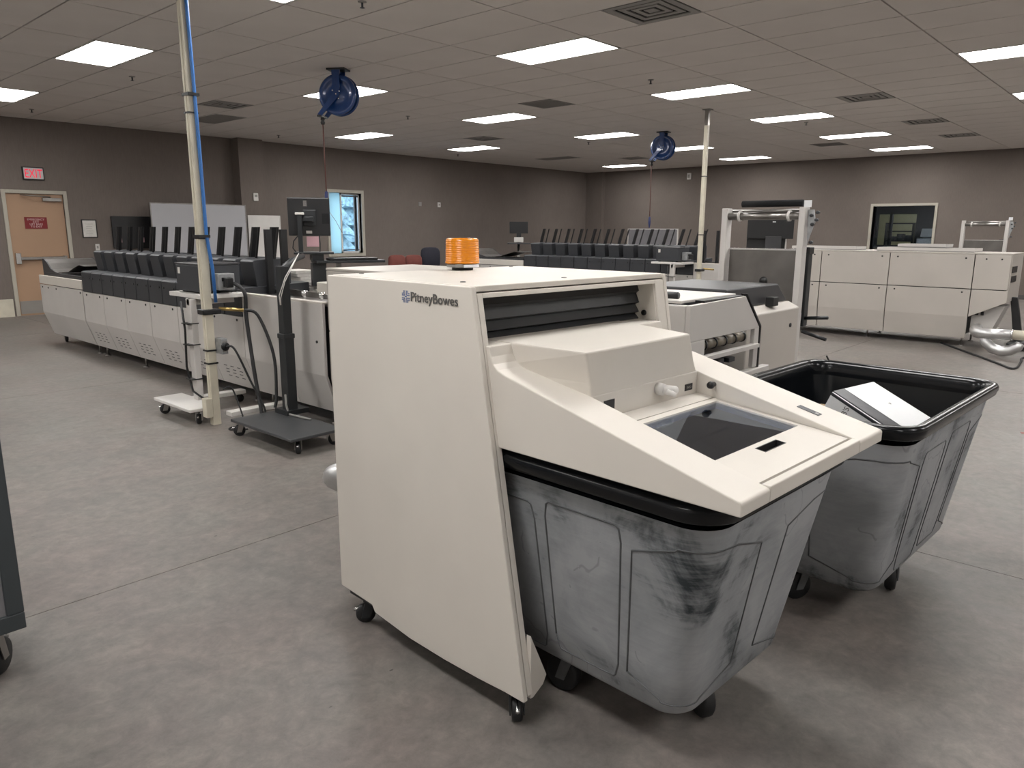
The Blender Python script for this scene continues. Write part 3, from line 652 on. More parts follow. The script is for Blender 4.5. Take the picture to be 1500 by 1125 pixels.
# trays lying on the cabinet block
for k, (y0, y1, x0, x1, z_, lab) in enumerate(((3.62, 4.55, 11.35, 11.8, 0, 'flat grey tray on the left end of the beige cabinet block'), (2.15, 3.35, 11.4, 11.9, 0, 'lower wide grey tray on the cabinet block below the window'), (2.5, 3.1, 11.45, 11.85, .05, 'upper small grey tray stacked on the wide tray'))):
    zb = 1.225+z_; t = thing('paper_tray', lab, 'tray', (x0, y0, zb), 0, 'trays on the cabinet block')
    w_, d_ = x1-x0, y1-y0
    box('tray_floor', 'grille', t, 0, w_, 0, d_, 0, .012, .003)
    B().box(0, .012, 0, d_, .012, .048).box(w_-.012, w_, 0, d_, .012, .048).box(.012, w_-.012, 0, .012, .012, .048).box(.012, w_-.012, d_-.012, d_, .012, .048).build('rim', 'beige3', t)
# near line: cabinet hidden behind the stacker, output end facing the camera
tall_cabinet('sorter_cabinet', 'beige cabinet of the near line standing right behind the big stacker', 3.13, [(2.55, 3.6), (3.6, 4.66)], 2.55, 1.2)
box('control_strip', 'black', bpy.data.objects['sorter_cabinet.001'], -.004, 0, 4.45, 4.55, .93, 1.12)
for k in range(5): box('push_button', 'grille', bpy.data.objects['sorter_cabinet.001'], -.007, -.004, 4.47, 4.53, .95+k*.033, .965+k*.033)
t = thing('output_module', 'pale output end of the near line with a roller slot, behind the stacker', 'machine', (0, 0, 0))
box('front_panel', 'beige3', t, 3.15, 3.18, 1.746, 2.54, .12, 1.15, .006)
B().prism([(3.15, .976), (3.15, 1.15), (3.733, 1.16), (3.925, .979), (3.925, .975)], 'y', 1.72, 1.745).build('end_plate', 'beige3', t, .004)
box('end_stile', 'beige3', t, 3.15, 3.31, 1.72, 1.745, .12, .975, .004)
box('end_stile', 'beige3', t, 3.87, 3.925, 1.72, 1.745, .76, .975, .003)
box('lower_plate', 'beige3', t, 3.31, 4.05, 1.70, 1.745, .12, .755, .004)
B().prism([(3.735, 1.172), (3.745, 1.172), (3.94, .985), (3.94, .756), (3.928, .756), (3.928, .982)], 'y', 1.715, 1.75).build('edge_seal', 'black', t)
box('lid', 'beige3', t, 3.16, 3.74, 1.78, 2.54, 1.155, 1.17, .004)
box('lid_seam', 'black', t, 3.3, 3.73, 1.73, 1.78, 1.15, 1.164)
hl = B(); hl.tube([(3.24, 1.84, 1.185), (3.24, 2.0, 1.185)], .018, 10); hl.build('hinge_knob', 'black', t)
box('inner_cavity', 'void', t, 3.2, 3.9, 2.2, 2.5, .15, 1.14)
box('cross_bar', 'beige3', t, 3.28, 3.90, 1.70, 1.74, .872, .892)
for k in range(5):
    x_ = 3.33+k*.11; r_ = B(); r_.cyl((x_, 1.80, .925), (x_+.098, 1.80, .925), .026, 14); r_.build('feed_roller', 'roller', t)
    B().cyl((x_+.099, 1.80, .925), (x_+.109, 1.80, .925), .031, 12).build('o_ring', 'black', t)
B().cyl((3.3, 1.80, .925), (3.92, 1.80, .925), .008, 8).build('roller_shaft', 'steel', t)
for k in range(3): box('bracket', 'dgrey', t, 3.45+k*.13, 3.52+k*.13, 1.78, 1.95, .80, .845-.01*k, .004)
box('belt_plate', 'steel', t, 3.35, 3.86, 1.9, 2.2, .79, .80)
for x_ in (3.2, 4.0): levelling_foot(t, x_, 1.8, .14); levelling_foot(t, x_, 2.45, .14)
t = thing('rear_drive_cabinet', 'beige drive cabinet under a charcoal cover behind the output end', 'machine', (0, 0, 0))
B().prism([(1.85, .12), (1.85, 1.016), (1.92, 1.05), (2.53, 1.05), (2.53, .12)], 'x', 4.06, 4.81).build('body', 'beige2', t, .008)
B().prism([(3.93, 1.052), (4.80, 1.052), (4.64, 1.17), (3.93, 1.17)], 'y', 1.93, 2.53).build('charcoal_cover', 'dgrey2', t, .008)
lt = box('latch', 'black', t, 4.42, 4.5, 1.86, 1.91, 1.045, 1.10, .004)
B().lathe([(.001, -.004), (.014, -.004), (.014, .004), (.001, .004)], (4.68, 1.848, .91), 10, 'y').build('lock', 'black', t)
box('side_seal', 'black', t, 4.811, 4.82, 1.86, 1.9, .15, 1.0)
for x_ in (4.15, 4.7): levelling_foot(t, x_, 1.95, .14); levelling_foot(t, x_, 2.45, .14)
# ------------------------------------------------------------------ roll frames
def roll_frame(label, x, yl, yr, brush=True):
    t = thing('roll_frame', label, 'machine', (x, (yl+yr)/2, 0)); h = (yl-yr)/2
    for sg in (-1, 1):
        box('post', 'beige3', t, -.03, .05, sg*h-.022, sg*h+.022, 0, 1.655, .004)
        box('foot', 'beige3', t, -.18, .32, sg*h-.03, sg*h+.03, 0, .04, .004)
    box('steel_panel', 'steeldark', t, .03, .045, -h+.03, h-.03, .35, 1.36)
    box('panel_edge', 'chrome', t, .025, .05, -h+.03, h-.03, 1.36, 1.372)
    b = B(); b.cyl((.0, -h+.02, 1.598), (.0, h-.02, 1.598), .026, 16); rl = b.build('roller', 'steel', t)
    for sg in (-.66, .62): B().lathe([(.026, -.008), (.037, -.008), (.037, .008), (.026, .008)], (0, sg*h, 1.598), 16, 'y').build('collar', 'whitep', rl)
    B().cyl((.06, -h+.02, 1.635), (.06, h-.02, 1.635), .012, 10).build('tie_rod', 'steel', t)
    if brush: B().cyl((.03, -h+.02, 1.685), (.03, h*.62, 1.685), .024, 12).build('brush_roll', 'void', t)
    B().lathe([(.001, -.004), (.03, -.004), (.03, .004), (.001, .004)], (.03, -.02, 1.14), 14, 'x').build('cable_grommet', 'black', t)
    B().prism([(-h-.03, 1.40), (-h-.022, 1.64), (-h-.06, 1.64), (-h-.075, 1.56), (-h-.05, 1.48)], 'x', .02, .03).build('side_bracket', 'galv', t)
    box('tag', 'white', t, -.032, -.028, -h-.06, -h-.01, 1.655, 1.70)
    box('side_column', 'blacksteel', t, .30, .38, -h+.055, -h+.125, .8, 1.34, .008)
    box('column_arm', 'blacksteel', t, .045, .30, -h+.07, -h+.11, .85, .9)
    box('column_cap', 'black', t, .295, .385, -h+.05, -h+.13, 1.33, 1.38, .004)
    for k in range(2): B().tube([(.33, -h+.07, .86-.1*k), (.3, -h-.12, .88-.16*k)], .014, 6).build('swing_arm', 'blacksteel', t)
    for dy_, dz_ in ((.05, 1.60), (.085, 1.57), (.06, 1.54), (.09, 1.62), (.06, 1.42)): B().lathe([(.001, -.02), (.011, -.02), (.011, .01), (.001, .01)], (.02, -h-dy_, dz_), 8, 'x').build('clamp_knob', 'dgrey', t)
    return t
roll_frame('tall roll frame with brush and steel panel, in front of the beige cabinet block', 5.22, 2.6, 2.03)
roll_frame('far roll frame with a chrome bar rising behind the beige cabinet block', 13.2, 2.68, 2.11, False)
# ------------------------------------------------------------------ wheeled carts with cream poles
def pole(label, x, y, hose):
    t = thing('power_pole', label, 'pole', (x, y, 0))
    box('channel', 'cream', t, -.032, .032, -.03, .03, .0, 3.05, .006)
    box('channel_lip', 'cream', t, -.036, -.03, -.012, .012, .05, 2.94)
    B().box(-.03, .03, -.028, .028, 3.05, H).build('top_channel', 'steel', t)
    box('ceiling_plate', 'grille', t, -.06, .06, -.06, .06, H-.012, H-.002)
    for z_ in (.48, .58, 1.42, 2.3): box('cable_tie', 'black', t, -.04, .04, -.036, .036, z_, z_+.012)
    box('junction_box', 'cream', t, -.085, -.033, -.04, .03, .07, .22, .006)
    box('clamp', 'black', t, -.055, .09, -.05, .05, .86, .90, .008)
    ob = box('outlet_box', 'galv', t, .033, .085, -.12, -.02, .56, .68, .004); box('outlet_face', 'grille', ob, .04, .08, -.124, -.12, .58, .66)
    B().lathe([(.001, 0), (.034, 0), (.034, .006), (.001, .006)], (.06, -.13, .62), 10, 'y').build('plug', 'black', ob)
    if hose:
        B().tube([(.05, -.05, .95), (.045, -.048, 1.2), (.02, -.044, 1.45), (.018, -.044, 2.0), (.012, -.044, 2.6), (.005, -.044, 3.2), (.005, -.044, H)], .013, 8).build('air_hose', 'bluehose', t)
        for z_ in (2.42, 1.43): box('hose_strap', 'black', t, -.042, .042, -.06, .04, z_, z_+.02)
    v = B(); v.cyl((.08, -.03, .9), (.22, -.14, .885), .014, 10); v.build('brass_fitting', 'brass', t)
    return t
pole('tall cream utility pole with a blue air hose, left of the monitor', 2.615, 5.48, True)
pole('far cream utility pole in front of the far feeders', 10.75, 5.76, False)
def shelf_cart(label, x, y):
    t = thing('shelf_cart', label, 'cart', (x, y, 0))     # origin at the column foot
    box('base_plate', 'whitep', t, -.22, .02, -.32, .34, .105, .13, .006)
    for y_ in (-.5, .2): box('outrigger', 'whitep', t, .0, .5, y_-.045, y_+.045, .075, .11, .004)
    box('column', 'beige3', t, -.02, .03, -.04, .04, .11, .95, .004)
    box('shelf', 'whitep', t, .02, .40, -.16, .42, .95, .985, .005)
    box('shelf_bracket', 'beige3', t, -.02, .36, -.02, .02, .90, .95)
    B().tube([(-.05, .06, .93), (-.04, .045, .7), (-.05, .05, .4), (-.03, .02, .2), (-.01, -.2, .14)], .009, 6).build('power_cable', 'black', t)
    for z_ in (.3, .58, .75): box('cable_tie', 'black', t, -.06, .035, -.045, .06, z_, z_+.008)
    caster(t, -.15, .24, .105, .04, 2.8); caster(t, -.12, -.26, .105, .04, -2.2)
    for y_ in (-.5, .2): B().lathe([(.006, -.012), (.034, -.012), (.034, .012), (.006, .012)], (.46, y_, .0345), 14, 'y').build('end_wheel', 'rubber', t)
    return t
shelf_cart('white wheeled cart with a shelf beside the tall cream pole', 2.67, 5.87)
shelf_cart('far white wheeled shelf cart beside the far cream pole', 10.79, 6.26)
def drive_box(label, x, y):
    t = thing('motor_box', label, 'machine', (x, y, .985))
    box('housing', 'dgrey', t, 0, .34, 0, .42, .012, .225, .008)
    box('lid', 'dgrey2', t, -.004, .344, -.004, .424, .225, .238, .004)
    box('label_plate', 'paper', t, -.002, 0, .34, .38, .15, .2)
    gb = box('control_box', 'galv', t, .1, .24, -.1, -.002, .03, .16, .006); box('connector', 'black', gb, .14, .2, -.16, -.1, .05, .13, .01)
    for k in range(2): box('switch', 'black', gb, .13+k*.05, .15+k*.05, -.105, -.1, .1, .13)
    for sx in (.03, .29):
        for sy in (.04, .36): box('rubber_pad', 'rubber', t, sx, sx+.03, sy, sy+.03, 0, .012)
drive_box('dark grey motor box with a small label on the near shelf cart', 2.73, 5.80)
drive_box('dark grey motor box on the far shelf cart', 10.845, 6.19)
def pipe_thing(name, label, cat, pts, r, mt, n=8):
    # smooth the path
    P = [Vector(p) for p in pts]; out = []
    for i in range(len(P)-1):
        p0 = P[max(i-1, 0)]; p1 = P[i]; p2 = P[i+1]; p3 = P[min(i+2, len(P)-1)]
        for k in range(6):
            u = k/6; out.append(.5*((2*p1)+(p2-p0)*u+(2*p0-5*p1+4*p2-p3)*u*u+(3*p1-p0-3*p2+p3)*u**3))
    out.append(P[-1]); o0 = out[0]
    b = B(); b.tube([q-o0 for q in out], r, n); o = b.build(name, mt); o.location = o0
    return tag(o, label, cat)
pipe_thing('air_hose', 'thick black hose drooping from the brass fitting to the black base', 'hose', [(2.84, 5.33, .885), (2.92, 5.28, .84), (2.96, 5.16, .55), (2.93, 5.10, .25), (2.9, 5.08, .15)], .012, 'rubber')
pipe_thing('air_hose', 'thick black hose from the motor box down to the floor', 'hose', [(2.92, 5.62, 1.07), (2.95, 5.52, 1.0), (2.94, 5.5, .8), (2.9, 5.36, .4), (2.86, 5.22, .12), (2.83, 5.14, .016)], .015, 'rubber')
pipe_thing('extension_cord', 'black cord hanging from the metal outlet box on the cream pole', 'cord', [(2.675, 5.335, .62), (2.72, 5.3, .6), (2.8, 5.24, .35), (2.86, 5.16, .12), (2.8, 5.14, .012)], .008, 'rubber')
pipe_thing('extension_cord', 'thin black cord looping on the floor at the pole foot', 'cord', [(2.66, 5.42, .28), (2.72, 5.4, .29), (2.74, 5.33, .15), (2.72, 5.24, .02), (2.64, 5.28, .008), (2.6, 5.22, .008), (2.7, 5.14, .008)], .006, 'rubber')
# ------------------------------------------------------------------ monitor stand and monitor
t = thing('monitor_stand', 'black wheeled stand with a flat charcoal base behind the stacker', 'stand', (2.94, 4.93, 0))
box('base_plate', 'blackbase', t, -.40, .02, -.66, .16, .105, .125, .004)
box('column', 'blacksteel', t, -.04, .04, -.045, .045, .125, .72, .006); box('upper_column', 'blacksteel', t, -.034, .034, -.04, .04, .72, 1.23, .006)
box('collar', 'blacksteel', t, -.045, .045, -.05, .05, .70, .735, .004)
B().tube([(-.045, -.03, .95), (-.05, -.04, 1.0), (-.02, -.06, 1.12), (.1, -.05, 1.3)], .0035, 6).tube([(-.045, -.02, .95), (-.055, -.03, 1.02), (-.01, -.05, 1.15), (.12, -.04, 1.32)], .0035, 6).build('white_cables', 'whitep', t)
B().tube([(-.045, -.02, .28), (-.05, -.03, .2), (-.05, -.06, .135), (-.02, -.3, .132)], .009, 6).build('lower_cable', 'grille', t)
box('foot_bracket', 'blacksteel', t, -.07, .12, -.07, .10, .125, .16)
B().tube([(.0, .0, 1.21), (.3, .35, 1.25), (.62, .7, 1.27)], .022, 8).build('cross_arm', 'blacksteel', t)
for x_, y_, r_ in ((-.34, .1, 2.6), (-.3, -.58, -2.2), (-.04, .1, .5), (-.04, -.58, -.5)): caster(t, x_, y_, .105, .042, r_)
t = thing('monitor', 'black monitor seen from behind on a swing arm, before the bright window', 'monitor', (3.79, 5.86, 1.29), math.radians(-34))
sc = box('shell', 'black', t, -.18, .18, -.02, .02, .145, .475, .008)
box('vesa_plate', 'blacksteel', sc, -.05, .06, -.04, -.02, .23, .37, .006); box('port_cover', 'void', sc, .11, .17, -.023, -.018, .25, .34)
box('badge', 'chrome', sc, -.045, -.015, -.0215, -.02, .40, .45)
box('arm_cap', 'whitep', t, -.115, -.04, -.12, -.03, .325, .345, .004)
box('column', 'blacksteel', t, -.10, -.06, -.11, -.07, .0, .335, .005); box('arm', 'blacksteel', t, -.09, .04, -.09, -.04, .27, .31, .005)
box('base', 'blacksteel', t, -.14, .2, -.16, .06, -.012, .006, .004); box('barcode_label', 'paper', sc, -.03, .02, -.0215, -.02, .165, .19)
box('pink_label', 'pink', t, -.03, .075, -.02, -.012, .05, .14)
B().tube([(-.08, -.06, .17), (-.14, -.05, .1), (-.15, -.05, .04), (-.12, -.05, .0)], .005, 6).tube([(.08, -.03, .15), (.085, -.04, .08), (.08, -.04, .0)], .005, 6).build('cables', 'rubber', t)
t = thing('keyboard_shelf', 'flat black keyboard shelf reaching right from under the monitor', 'shelf', (3.86, 5.75, 1.2), math.radians(-22))
box('board', 'blacksteel', t, -.1, .52, -.12, .12, .0, .022, .004); box('keyboard', 'black', t, .02, .46, -.09, .05, .022, .042, .004)
box('bracket', 'blacksteel', t, -.12, .0, -.05, .05, -.2, .0); box('riser', 'blacksteel', t, -.12, -.02, -.06, .06, .022, .078)
box('mount', 'grille', t, .1, .14, -.02, .02, -.209, 0)
t = thing('monitor', 'small black monitor with a stand on the far mailing line', 'monitor', (12.3, 10.95, 1.0), math.radians(-45))
box('shell', 'black', t, -.2, .2, -.02, .02, .41, .66, .008); box('neck', 'black', t, -.05, .05, -.03, .0, .2, .43); box('keyboard_tray', 'dgrey', t, -.25, .25, -.25, .05, .19, .21, .004)
box('hub', 'whitep', t, -.1, .1, -.05, .05, .22, .33, .01); B().cyl((0, 0, -1.0), (0, 0, .2), .03, 10).build('pole', 'steel', t); box('base_plate', 'steel', t, -.2, .2, -.2, .2, -1.0, -.98, .004)
t = thing('monitor', 'large black screens seen through the tall roll frame', 'monitor', (12.4, 5.31, 0), math.radians(-67))
box('shell', 'black', t, -.42, .32, -.025, .025, 1.36, 1.68, .008); box('lower_screen', 'dgrey2', t, -.12, .14, -.05, -.025, 1.15, 1.4, .006); box('stand_column', 'blacksteel', t, -.05, .05, .025, .09, .0, 1.5)
box('stand_foot', 'blacksteel', t, -.3, .3, -.2, .25, 0, .03, .004); box('side_cabinet', 'black', t, -.42, .2, .1, .13, 1.05, 1.38); box('white_edge', 'whitep', t, .2, .225, .09, .14, 1.05, 1.36)
box('camera_light', 'white', t, -.02, .03, -.03, -.025, 1.63, 1.645); box('panel_brace', 'blacksteel', t, -.1, .1, .025, .1, 1.1, 1.16)
# paper stacks on the near line behind the guides
for k, (x_, y_, z_, lab) in enumerate(((3.95, 7.0, .99, 'pile of loose paper behind the feeders, under the large whiteboard'), (3.98, 6.4, .99, 'pile of loose paper behind the feeders, under the small white board'))):
    t = thing('paper_stack', lab, 'paper', (x_, y_, z_), .2*k, 'paper stacks behind the feeders')
    for q in range(4): o = box('sheaf', 'paper', t, -.12, .12, -.16, .16, .03*q, .03*q+.028, .003); o.rotation_euler = (0, 0, random.uniform(-.25, .25))
t = thing('work_table', 'grey table behind the near feeders carrying paper piles', 'table', (4.15, 6.6, 0))
box('table_top', 'grille', t, -.3, .3, -.9, .9, .955, .99, .004)
for sx in (-.26, .26):
    for sy in (-.86, .86): box('leg', 'steel', t, sx-.02, sx+.02, sy-.02, sy+.02, 0, .955)
# ------------------------------------------------------------------ hose reels on the ceiling
def hose_reel(label, x, y, rz, tag_z, tail, dxr=0):
    t = thing('hose_reel', label, 'hose reel', (x, y, H), rz)
    box('ceiling_plate', 'blacksteel', t, -.09, .09, -.11, .11, -.02, 0, .003)
    for sx in (-.075, .075): box('hanger', 'bluereel', t, sx-.006, sx+.006, -.05, .05, -.07, -.02)
    c = (0, 0, -.285)
    for sg in (-1, 1):
        prof = [(.001, sg*.06), (.06, sg*.06), (.075, sg*.054), (.15, sg*.05), (.165, sg*.062), (.2, sg*.068), (.224, sg*.058), (.226, sg*.045), (.2, sg*.05), (.15, sg*.035), (.001, sg*.03)]
        d = B().lathe(prof, c, 36, 'x').build('disc', 'bluereel', t)
    B().lathe([(.001, -.03), (.16, -.03), (.16, .03), (.001, .03)], c, 24, 'x').build('hose_coil', 'redhose', t)
    a = B()
    for sx in (-.085, .075): a.prism([(-.045, -.04), (.045, -.04), (.04, -.30), (-.04, -.30)], 'x', sx, sx+.01)
    for sx in (-.095, .085): a.prism([(-.035, -.27), (.03, -.31), (-.19, -.52), (-.235, -.50)], 'x', sx, sx+.012)
    a.build('guide_arm', 'bluereel', t)
    for dy_, dz_ in ((0, 0), (.04, .03), (-.04, .04), (.03, -.05)): B().cyl((.085, dy_, -.285+dz_), (.1, dy_, -.285+dz_), .008, 8).build('bolt', 'chrome', t)
    box('roller_mouth', 'black', t, -.1, .1, -.24, -.19, -.525, -.505)
    B().lathe([(.001, -.52), (.02, -.52), (.026, -.545), (.016, -.56), (.026, -.575), (.02, -.6), (.001, -.6)], (0, -.215, 0), 12).build('hose_stop', 'rubber', t)
    B().tube([(0, -.215, -.59), (0, -.21, tag_z-H)], .007, 6).build('hose', 'redhose', t)
    B().lathe([(.002, 0), (.02, -.02), (.024, -.12), (.012, -.2), (.002, -.22)], (0, -.21, tag_z-H+.01), 10).build('blue_sleeve', 'bluetag', t)
    if tail: B().tube([(0, -.21, tag_z-H-.2), (.02, -.1, tag_z-H-.34), (.03, -.02, tag_z-H-.48)], .0035, 5).build('wire_tail', 'steel', t)
hose_reel('blue hose reel on the ceiling nearer the camera, left', 5.37, 7.56, math.radians(212), 1.93, True)
hose_reel('blue hose reel on the ceiling farther off, beside the far cream pole', 12.62, 7.64, math.radians(190), 1.74, False)

# ------------------------------------------------------------------ the big stacker cabinet in the foreground
CX, CY, CR = 1.508, 1.311, -.042
cab = thing('stacker_cabinet', 'large beige stacker cabinet with a sloping hood in the foreground', 'machine', (CX, CY, 0), CR)
side = [(0, .10), (.08, .098), (.2, .089), (.37, .082), (.56, .082), (.768, .101), (.784, .125), (.989, .133), (.989, 1.336), (.222, 1.336)]
pn = B().prism(side, 'x', 0, .018).build('side_panel', 'beige', cab, .003)
B().prism(side, 'x', .986, 1.004).build('side_panel', 'beige', cab, .003)
def fy(z): return .222*(z-.11)/1.228
def slant(x0, x1, z0, z1, d, name, mt='beige', bev=.002, o=0.0):
    return B().prism([(fy(z0)+o, z0), (fy(z1)+o, z1), (fy(z1)+o+d, z1), (fy(z0)+o+d, z0)], 'x', x0, x1).build(name, mt, cab, bev)
slant(.0205, .042, .112, 1.316, .03, 'front_stile', o=.002); slant(.93, .983, .112, 1.316, .03, 'front_stile', o=.002)
slant(.042, .93, 1.302, 1.316, .03, 'header', o=.002)
slant(.927, .934, .3, 1.303, .16, 'opening_jamb', o=.012); slant(.038, .044, .3, 1.303, .16, 'opening_jamb', o=.012)
tp = box('top_panel', 'beige', cab, .019, .985, .224, .985, 1.320, 1.338, .003)
box('back_panel', 'beige', cab, .019, .985, .965, .985, .14, 1.318)
for x0 in (.02, .92): box('base_rail', 'blacksteel', cab, x0, x0+.06, .03, .96, .102, .15)
box('rear_cross_rail', 'blacksteel', cab, .08, .92, .9, .96, .102, .15)
B().prism([(.0425, .30), (.0425, .088), (.055, .088), (.10, .113), (.115, .14)], 'y', .012, .032).build('foot_gusset', 'beige', cab, .002)
for x0, y0, r_ in ((.06, .88, 2.6), (.045, .075, -2.3), (.945, .88, .5), (.945, .075, -.8)): caster(cab, x0, y0, .103, .038, r_, forkmat='blacksteel')
for x0, y0 in ((.10, .37), (.9, .95), (.12, .95), (.5, .3)): B().lathe([(.001, .003), (.008, .0025), (.010, 0), (.001, 0)], (x0, y0, 1.338), 12).build('cap_screw', 'black' if x0 == .10 else 'grille', tp)
B().lathe([(.001, -.004), (.011, -.004), (.011, .003), (.001, .003)], (.926, .26, 1.19), 12, 'x').build('hole_plug', 'black', cab)
# pleated black curtain
zz = [(1.304, .30), (1.272, .287), (1.262, .30), (1.228, .284), (1.220, .302), (1.192, .283), (1.186, .303), (1.168, .284), (1.155, .30)]
poly = [(y, z) for z, y in zz]+[(y+.005, z) for z, y in zz[::-1]]
B().prism(poly, 'x', .0445, .9265).build('pleated_curtain', 'curtain', cab)
# logo: cross mark and name
LX = -.0006
lg = B()
c0, c1 = .530, 1.289; u = .0026
for sy in (-1, 1):
    for sz in (-1, 1):
        for k in range(2):
            d = .0045+k*.0058; e = .0195
            lg.box(LX-.0006, LX, c0+sy*d-u/2, c0+sy*d+u/2, c1+sz*(d if k else .0045), c1+sz*e)
            lg.box(LX-.0006, LX, c0+sy*d, c0+sy*e*1.02, c1+sz*d-u/2, c1+sz*d+u/2)
lg.box(LX-.0006, LX, c0-.0045, c0+.0045, c1-u*.6, c1+u*.6)
lg.build('logo_mark', 'logoblue', pn)
text('logo_name', 'PitneyBowes', 'logogrey', pn, .0415, (LX-.0012, .505, 1.277), (0, -1, 0), (0, 0, 1), .001, sx=1.06, weight=.011)
# hood
RXR = .92
prof = [(-.637, .866), (-.637, .897), (-.633, .902), (.118, 1.088), (.145, 1.098), (.162, 1.113), (.172, 1.135), (.178, 1.165), (.31, 1.165), (.31, .866)]
hood = B().prism(prof, 'x', .03, .172).prism(prof, 'x', .737, RXR).box(.172, .737, -.637, -.612, .866, .9065).box(.172, .737, -.095, .31, .90, 1.036).build('hood', 'beige', cab, .004)
rings = [[(.172, -.092, 1.03), (.737, -.092, 1.03), (.83, .31, 1.03), (.125, .31, 1.03)], [(.162, -.094, 1.075), (.712, -.093, 1.075), (.825, .31, 1.075), (.122, .31, 1.075)],
         [(.135, -.098, 1.168), (.676, -.095, 1.168), (.815, .31, 1.168), (.112, .31, 1.168)]]
B().loft(rings, smooth=False).build('raised_housing', 'beige', hood, .006)
def dz(y): return .955+.1145*(y+.167)
B().prism([(-.096, dz(-.096)), (-.159, dz(-.159)), (-.159, dz(-.159)-.02), (-.096, dz(-.096)-.02)], 'x', .173, .736).build('well_floor', 'beige', hood)
wx0, wx1, wy0, wy1 = .200, .709, -.187, -.463
def dslab(x0, x1, y0, y1, t0=0, th=.016): return [(x, y, dz(y)+t0-dd) for dd in (0, th) for x, y in ((x0, y0), (x1, y0), (x1, y1), (x0, y1))]
bxf = [(0,1,2,3),(7,6,5,4),(0,4,5,1),(1,5,6,2),(2,6,7,3),(3,7,4,0)]
hx0, hx1, hy0, hy1 = .396, .522, -.481, -.513
db = B()
for q in ((.176, wx0, -.163, -.603), (wx1, .733, -.163, -.603), (wx0, wx1, -.163, wy0), (wx0, wx1, wy1, hy0), (wx0, hx0, hy0, hy1), (hx1, wx1, hy0, hy1), (wx0, wx1, hy1, -.603)): db._a(dslab(*q), bxf)
db.build('access_door', 'beige', hood)
B()._a(dslab(wx0-.01, wx1+.01, wy0+.01, wy1-.01, -.006, .004), bxf).build('window_pane', 'smoke', hood)
pk = B()
for q, th in (((hx0-.006, hx1+.006, hy0+.006, hy1-.006), .004),): pk._a(dslab(*q, t0=-.028, th=th), bxf)
for q in ((hx0, hx0+.003, hy0, hy1), (hx1-.003, hx1, hy0, hy1), (hx0, hx1, hy0, hy0-.003), (hx0, hx1, hy1+.003, hy1)): pk._a(dslab(*q, t0=.0004, th=.03), bxf)
pk.build('handle_pocket', 'rubber', hood)
hd = B(); hd.tube([(.50, -.094, 1.012), (.50, -.118, 1.010)], .019, 14); kn = hd.build('lever_knob', 'whitep', hood)
B().tube([(.50, -.112, 1.012), (.515, -.125, 1.008), (.55, -.128, 1.003)], [.013, .016, .014], 12).tube([(.505, -.125, 1.006), (.52, -.15, .994)], [.011, .008], 10).build('lever', 'whitep', hood)
def label_plate(x0, x1, z0, z1, s_):
    box('label_plate', 'black', hood, x0, x1, -.0972, -.0952, z0, z1)
    text('lettering', s_, 'grille', hood, .011, ((x0+x1)/2, -.0974, z0+.007), (1, 0, 0), (0, 0, 1), .0006, 'CENTER')
label_plate(.660, .705, .978, 1.000, 'SNEO'); label_plate(.225, .275, .985, 1.015, '')
B().lathe([(.001, -.03), (.011, -.03), (.013, -.02), (.008, -.01), (.008, 0), (.001, 0)], (.737, -.159, 1.0), 14, 'x').build('bumper', 'black', hood)
def rz_(y): return .902+(y+.633)*.2477
for nm, mt_, e0, e1, x0, x1 in (('rail_label', 'dgrey', .0005, .0018, .80, .828), ('rail_label_glyph', 'grille', .0018, .0022, .807, .82)):
    a, c = (-.415, -.485) if mt_ == 'dgrey' else (-.47, -.48)
    B()._a([(x, y, rz_(y)+e) for e in (e0, e1) for x, y in ((x0, a), (x1, a), (x1, c), (x0, c))], bxf).build(nm, mt_, hood)
# amber beacon
lx, ly = .57, .9
bw = Matrix.Rotation(CR, 4, 'Z') @ Vector((lx, ly, 0))
t = thing('beacon_light', 'ribbed amber warning beacon on top of the stacker cabinet', 'beacon', (CX+bw.x, CY+bw.y, 1.338), CR)
B().lathe([(.001, 0), (.042, 0), (.044, .006), (.042, .012), (.001, .012)], n=28).build('foot', 'black', t)
B().lathe([(.001, .012), (.062, .012), (.064, .016), (.064, .022), (.06, .026), (.001, .026)], n=32).build('base_ring', 'grille', t)
pr_ = [(.001, .026), (.069, .027), (.07, .034)]
for k in range(10):
    z_ = .034+k*.0085; r_ = .0665-.0002*k; pr_ += [(r_, z_), (r_+.0022, z_+.003), (r_+.0022, z_+.005), (r_, z_+.0082)]
pr_ += [(.064, .122), (.058, .126), (.001, .127)]
B().lathe(pr_, n=40).build('amber_lens', 'amberbase', t)
B().box(-.07, -.045, -.055, -.035, .014, .026).build('clip', 'grille', t)
B().box(-.05, .03, -.0655, -.064, .013, .024).build('rating_label', 'white', t)

